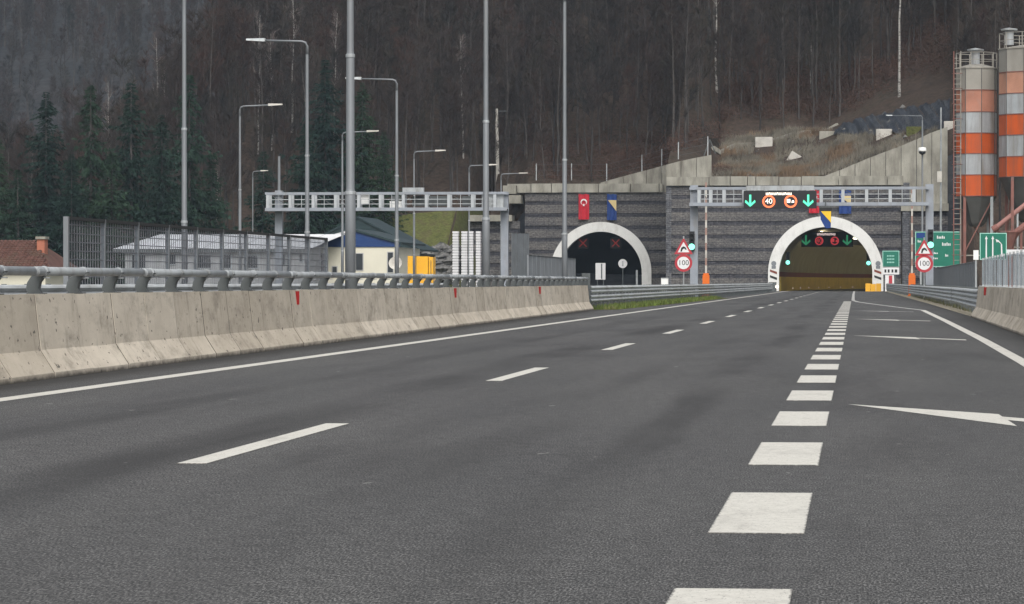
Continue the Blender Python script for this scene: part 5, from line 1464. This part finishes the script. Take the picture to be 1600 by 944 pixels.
# ------------------------------------------------------------------ trees
def rv(a, b): return rnd.uniform(a, b)
def cone3(mb, a, b, ra, rb):
    """three sided tapered stick"""
    d = (b - a).normalized(); u = Vector((0, 0, 1)) if abs(d.z) < .9 else Vector((1, 0, 0))
    x = d.cross(u).normalized(); y = x.cross(d)
    vs = [p + (x * math.cos(t) + y * math.sin(t)) * r for p, r in ((a, ra), (b, rb)) for t in (0, 2.094, 4.189)]
    mb.add(vs, [(0, 1, 4, 3), (1, 2, 5, 4), (2, 0, 3, 5)])
def twig(mb, a, b, w):
    d = (b - a); x = d.cross(Vector((rv(-1, 1), rv(-1, 1), rv(-1, 1)))).normalized() * w
    mb.add([a - x, a + x, b], [(0, 1, 2)])
def bare_tree(h, crown, spread, nl, up=.9, r0=.16, dense=1.0):
    tr = MB(); cr = MB()
    pts = []; x = y = 0.0; n = 8
    for k in range(n + 1):
        pts.append(Vector((x, y, h * k / n - .6 * (k == 0)))); x += rv(-.16, .16); y += rv(-.16, .16)
    tr.tube(pts, [max(.025, r0 * (1 - .88 * k / n)) * (1.25 if k == 0 else 1) for k in range(n + 1)], 6, False); tr.smooth = True
    def at(q): f = q * n; i = min(n - 1, int(f)); return pts[i].lerp(pts[i + 1], f - i)
    for _ in range(nl):
        q = crown + (1 - crown) * rnd.random() ** .8 * .98
        a = at(q); t = rv(0, 6.28); l = spread * (1.15 - .75 * (q - crown) / (1 - crown)) * rv(.6, 1.2)
        d = Vector((math.cos(t), math.sin(t), up * rv(.5, 1.6))).normalized()
        m = a + d * l * .5 + Vector((0, 0, .08 * l)); b = m + (d + Vector((0, 0, .45))).normalized() * l * .55
        rr = max(.018, r0 * (1 - .85 * q) * .42)
        cone3(tr, a, m, rr, rr * .65); cone3(tr, m, b, rr * .65, .012)
        for _ in range(int(6 * dense)):
            f = rv(.25, 1); s = a.lerp(m, f * 2) if f < .5 else m.lerp(b, f * 2 - 1)
            d2 = (d + Vector((rv(-1, 1), rv(-1, 1), rv(-.2, 1.0)))).normalized(); l2 = l * rv(.25, .5); e = s + d2 * l2
            cone3(cr, s, e, rr * .4 + .006, .008)
            for _ in range(int(7 * dense)):
                g_ = rv(.2, 1); s3 = s.lerp(e, g_); d3 = (d2 + Vector((rv(-1, 1), rv(-1, 1), rv(-.3, .9)))).normalized()
                twig(cr, s3, s3 + d3 * rv(.5, 1.3), rv(.012, .022))
    return tr, cr
def spruce(h, w):
    tr = MB(); cr = MB(); tr.tube([(0, 0, -.6), (0, 0, h * .5), (0, 0, h)], [.24, .14, .02], 7, False)
    z = h * .05
    while z < h - .1:
        q = z / h; rad = w * (1 - q) ** .8 * (.8 + .25 * math.sin(z * 2.1 + h)) + .1
        nb = rnd.choice((2, 3, 4))
        t0 = rv(0, 6.28)
        for k in range(nb):
            t = t0 + 6.283 * k / nb + rv(-.4, .4); l = rad * (rv(.45, .9) if rnd.random() < .5 else rv(.85, 1.25))
            dx, dy = math.cos(t), math.sin(t); droop = rv(.1, .5); lift = rv(.0, .35)
            S_ = max(2, int(l / .55)); prev = Vector((0, 0, z))
            for s in range(1, S_ + 1):
                f = s / S_; p = Vector((dx * l * f, dy * l * f, z - droop * l * f + lift * l * f * f))
                for _ in range(7):
                    g_ = prev.lerp(p, rnd.random()); sd_ = rv(-1, 1); wd = min(.95, .14 + .42 * l * (1.05 - f) * .5)
                    tip = g_ + Vector((-dy * sd_ * wd + dx * .28, dx * sd_ * wd + dy * .28, rv(-.5, .06) * min(1, .25 + l * .4)))
                    k_ = min(1, .3 + l * .3); n_ = Vector((rv(-.12, .12), rv(-.12, .12), rv(.03, .13))) * k_
                    cr.add([g_ - n_, g_ + n_, tip], [(0, 1, 2)])
                prev = p
        z += rv(.08, .28) * (1.2 - .5 * q)
    return tr, cr
def tree_root(name, label, cat, tr, cr, tm_, cm_, group=None):
    r = thing(name, label, cat, (0, 0, 0), 0, group)
    part('trunk', tr, tm_, r); part('crown', cr, cm_, r); return r
def vis(x, y, z):
    v = _rot.transposed() @ (Vector((x, y, z)) - Vector((0, 0, CAMH)))
    return 800 + FPX * v.x / -v.z, 472 - FPX * v.y / -v.z
protos = []
for k in range(7):
    h = (17, 15, 19, 14, 16.5, 18, 13)[k]
    tr, cr = bare_tree(h, (.32, .25, .42, .2, .35, .48, .22)[k], (2.6, 2.9, 2.3, 2.7, 2.4, 2.1, 3.0)[k], (30, 32, 26, 30, 28, 24, 30)[k], 1.0, (.15, .14, .17, .12, .14, .16, .11)[k], 1.1)
    protos.append((h, tr.mesh('trunk', BARK), cr.mesh('crown', TWIG)))
bproto = []
for k in range(3):
    tr, cr = bare_tree((19, 17, 21)[k], (.4, .3, .5)[k], (2.0, 2.3, 1.8)[k], (22, 24, 20)[k], 1.5, (.15, .13, .17)[k], .8)
    bproto.append(((19, 17, 21)[k], tr.mesh('trunk', BIRB), cr.mesh('crown', TWIGB)))
def put_tree(name, label, cat, proto, x, y, z, s, group=None):
    r = thing(name, label, cat, (x, y, z), rv(0, 6.28), group); r.scale = (s, s, s * rv(.92, 1.12))
    link('trunk', proto[1], r); link('crown', proto[2], r); return r

# candidate places on the hillside
cands = []
gx = -132.0
while gx < 44:
    gd = 1.5
    while gd < 150:
        x = gx + rv(-1.5, 1.5); y = zw(x) + gd + rv(-1.5, 1.5); gd += 3.3
        if y < zw(x) + .8: continue
        d = y - zw(x)
        if -19 < x < 12.5 and d < lerp(33, 44, ss(-8, 12, x)): continue
        if -36 < x <= -19 and d < 6: continue
        if -82 < x < -50.4 and d < 20: continue
        if -50.4 < x < -43 and d < 4: continue
        if x >= 12 and d < 6: continue
        z = T(x, y); px, py = vis(x, y, z)
        if px < -70 or px > 1680 or py < -60: continue
        cands.append((y, x, z))
    gx += 3.3
cands.sort()
LBL = 'bare grey brown deciduous tree standing in the hillside wood'
near = cands[:300]; rest = cands[300:]
for y, x, z in near:
    put_tree('bare_tree', LBL, 'tree', protos[rnd.randrange(7)], x, y, z - .2, rv(.75, 1.12), 'bare trees of the hillside wood')

# birches one can pick out
BI = [(1405, 172, 446, 'brightest white birch trunk, left of the silos', 2, 1.2), (172, 150, 470, 'pale birch at the top left above the spruces, leftmost of its cluster', 0, 1.0), (199, 145, 474, 'pale birch second from left in the cluster above the spruces', 1, 1.05),
      (243, 118, 480, 'pale leaning birch left of the leftmost lamp post', 2, 1.0), (262, 140, 478, 'slender birch just left of the leftmost lamp post', 1, .9), (100, 150, 476, 'lone small birch against the blue far hill', 1, .55),
      (403, 190, 470, 'twin stemmed pale birch above the left lamp arm', 0, .95), (424, 190, 472, 'thin pale birch right under the left lamp arm', 1, .9), (456, 115, 480, 'tall pale birch over the highest left pointing lamp arm', 2, 1.0),
      (521, 90, 482, 'pale birch just left of the thickest pole at the picture top', 0, 1.0), (339, 300, 445, 'thin pale birch low beside the leftmost lamp post', 1, .7), (724, 190, 474, 'grey birch left of the median pole by the gantry end', 1, .9),
      (1120, 200, 455, 'thin grey birch above the square concrete block', 2, .9), (1268, 185, 462, 'slim pale birch among dark trunks above the scrub', 0, .85)]
for px, py, yy, lab, k, s in BI:
    x = PX(px, yy); put_tree('birch_tree', lab, 'birch', bproto[k], x, yy, T(x, yy) - .2, s, 'pale birches in the wood')
# spruces
sp = []
for h, w_ in ((17, 5.2), (20, 5.6), (14, 4.6)):
    tr, cr = spruce(h, w_); sp.append((h, tr.mesh('trunk', BARK), cr.mesh('crown', NEED)))
SP = [(-6, 212, 405, 'spruce cut by the left picture edge'), (72, 142, 408, 'sparse pointed spruce above the red tile roof'), (142, 128, 412, 'broad spruce right of the sparse pointed one'), (205, 128, 414, 'spruce in the middle of the left group'),
      (253, 178, 409, 'shorter spruce just left of the leftmost lamp post'), (296, 112, 418, 'tallest spruce, behind the leftmost lamp post'), (330, 240, 420, 'low spruce right of the leftmost lamp post'), (112, 240, 404, 'low spruce in front of the left group'),
      (175, 235, 403, 'low dark spruce in front of the middle of the left group'), (508, 92, 452, 'tall dark spruce between the left lamp arm and the thickest pole'), (566, 128, 455, 'dark spruce right of the thickest pole'), (478, 190, 446, 'spruce behind the lamp post with the highest left arm'),
      (412, 236, 440, 'spruce behind the mast of the left gantry'), (600, 205, 452, 'spruce behind the second left pointing lamp arm'), (28, 262, 402, 'low spruce over the ridge of the red tile roof')]
for i, (px, py, yy, lab) in enumerate(SP):
    x = PX(px, yy); z = max(0, T(x, yy)) if yy > zw(x) else 0.0
    p_ = sp[i % 3]; top = PH(py, yy, px); s = (top - z) / p_[0]
    r = thing('spruce_tree', lab, 'spruce', (x, yy, z), rv(0, 6.28), 'dark spruces at the foot of the hill'); sw = max(.85, min(1.5, s * 1.1)); r.scale = (sw, sw, s)
    link('trunk', p_[1], r); link('crown', p_[2], r)

# the rest of the wood: one mass, instanced on points from two of the tree meshes
def wood(name, pts, protos_idx):
    me = bpy.data.meshes.new(name); me.from_pydata([(x, y, z) for x, y, z in pts], [], [])
    o = link(name, me); o['kind'] = 'stuff'
    ng = bpy.data.node_groups.new(name, 'GeometryNodeTree')
    ng.interface.new_socket('Geometry', in_out='INPUT', socket_type='NodeSocketGeometry'); ng.interface.new_socket('Geometry', in_out='OUTPUT', socket_type='NodeSocketGeometry')
    N = ng.nodes; gi = N.new('NodeGroupInput'); go = N.new('NodeGroupOutput')
    g2 = N.new('GeometryNodeGeometryToInstance')
    srcs = [c for c in COL.objects if c.get('category') == 'tree']
    used = {}
    for r in srcs:
        k = r.children[0].data.name
        if k not in used: used[k] = r
    for r in list(used.values())[:protos_idx]:
        j = N.new('GeometryNodeJoinGeometry')
        for ch in r.children:
            oi = N.new('GeometryNodeObjectInfo'); oi.inputs['Object'].default_value = ch; oi.transform_space = 'ORIGINAL'
            ng.links.new(oi.outputs['Geometry'], j.inputs[0])
        ng.links.new(j.outputs[0], g2.inputs[0])
    ip = N.new('GeometryNodeInstanceOnPoints'); ip.inputs['Pick Instance'].default_value = True
    rr = N.new('FunctionNodeRandomValue'); rr.data_type = 'FLOAT_VECTOR'; rr.inputs[0].default_value = (0, 0, 0); rr.inputs[1].default_value = (.06, .06, 6.28)
    rs = N.new('FunctionNodeRandomValue'); rs.data_type = 'FLOAT'; rs.inputs[2].default_value = .75; rs.inputs[3].default_value = 1.15
    ng.links.new(gi.outputs[0], ip.inputs['Points']); ng.links.new(g2.outputs[0], ip.inputs['Instance'])
    ng.links.new(rr.outputs[0], ip.inputs['Rotation']); ng.links.new(rs.outputs[1], ip.inputs['Scale'])
    ng.links.new(ip.outputs[0], go.inputs[0])
    m = o.modifiers.new('scatter', 'NODES'); m.node_group = ng
    return o
wood('hillside_wood', [(x, y, z - .2) for y, x, z in rest], 7)
fp = []
for _ in range(6000):
    x = rv(-420, 60); y = rv(770, 1250); z = FH(x, y); px, py = vis(x, y, z)
    if -60 < px < 700 and -80 < py: fp.append((x, y, z - .3))
wood('far_wood', fp[:1800], 7)

# undergrowth: russet leafed bushes along the foot of the wood
ub = MB()
def bush(mb, x, y, z, r_, n, lw=.16):
    for _ in range(n):
        t, u = rv(0, 6.28), rv(-.2, 1); q = r_ * rnd.random() ** .4
        p = Vector((x + q * math.cos(t) * math.sqrt(1 - min(1, u * u) * .9), y + q * math.sin(t), z + max(0, u) * q * 1.1 + .1))
        a = Vector((rv(-1, 1), rv(-1, 1), rv(-1, 1))) * lw; b = Vector((rv(-1, 1), rv(-1, 1), rv(-1, 1))) * lw
        mb.add([p, p + a, p + b], [(0, 1, 2)])
for _ in range(420):
    x = rv(-50, 13); d0 = lerp(1.5, 38, ss(-24, -14, x)) if x < 12 else 2
    y = zw(x) + d0 + rv(0, 14)
    if x < -45: y += 15
    bush(ub, x, y, T(x, y), rv(.8, 2.4), 110)
for _ in range(300):
    x = rv(-18, 13); y = zw(min(x, 11.9)) + rv(37, 58)
    if x > 0 and y < cd.y + 5: y = cd.y + 5 + rv(0, 14)
    bush(ub, x, y, T(x, y), rv(1.0, 2.6), 120)
for _ in range(170):
    x = rv(-44, -23.5); y = zw(x) + rv(.8, 12); bush(ub, x, y, T(x, y), rv(.6, 1.6), 90)
bb = MB(); ub2 = MB()
for _ in range(70):
    x = rv(-16, 8); y = rv(416, 438)
    if x > ca.x - .5 and y > sheet_lo(x) - 1: continue
    bush(ub2, x, y, T(x, y), rv(.4, 1.1), 70, .1)
struct('undergrowth', ub, LEAFR, 'stuff')
struct('low_brush', ub2, LEAFR, 'stuff')
for _ in range(14): x = PX(1122, 416) + rv(-1, 1); y = 416 + rv(-1.5, 1.5); bush(bb, x, y, T(x, y), rv(.8, 1.5), 150, .12)
single('dry_bush', bb, LEAFR, 'dark brown dry bush at the right end of the wing wall', 'bush', (PX(1122, 416), 416, T(PX(1122, 416), 416)))

# ------------------------------------------------------------------ haze
HAZE = 0.00008
hz = MB().box(-720, 320, -60, 1700, -1.2, 420)
hm_ = bpy.data.materials.new('haze_air'); hm_.use_nodes = True; hn = hm_.node_tree
hn.nodes.remove(hn.nodes['Principled BSDF'])
pv = hn.nodes.new('ShaderNodeVolumePrincipled'); pv.inputs['Density'].default_value = HAZE; pv.inputs['Color'].default_value = (.66, .82, 1.0, 1); pv.inputs['Anisotropy'].default_value = 0.0
hn.links.new(pv.outputs[0], hn.nodes['Material Output'].inputs['Volume'])
struct('haze', hz, hm_, 'stuff')
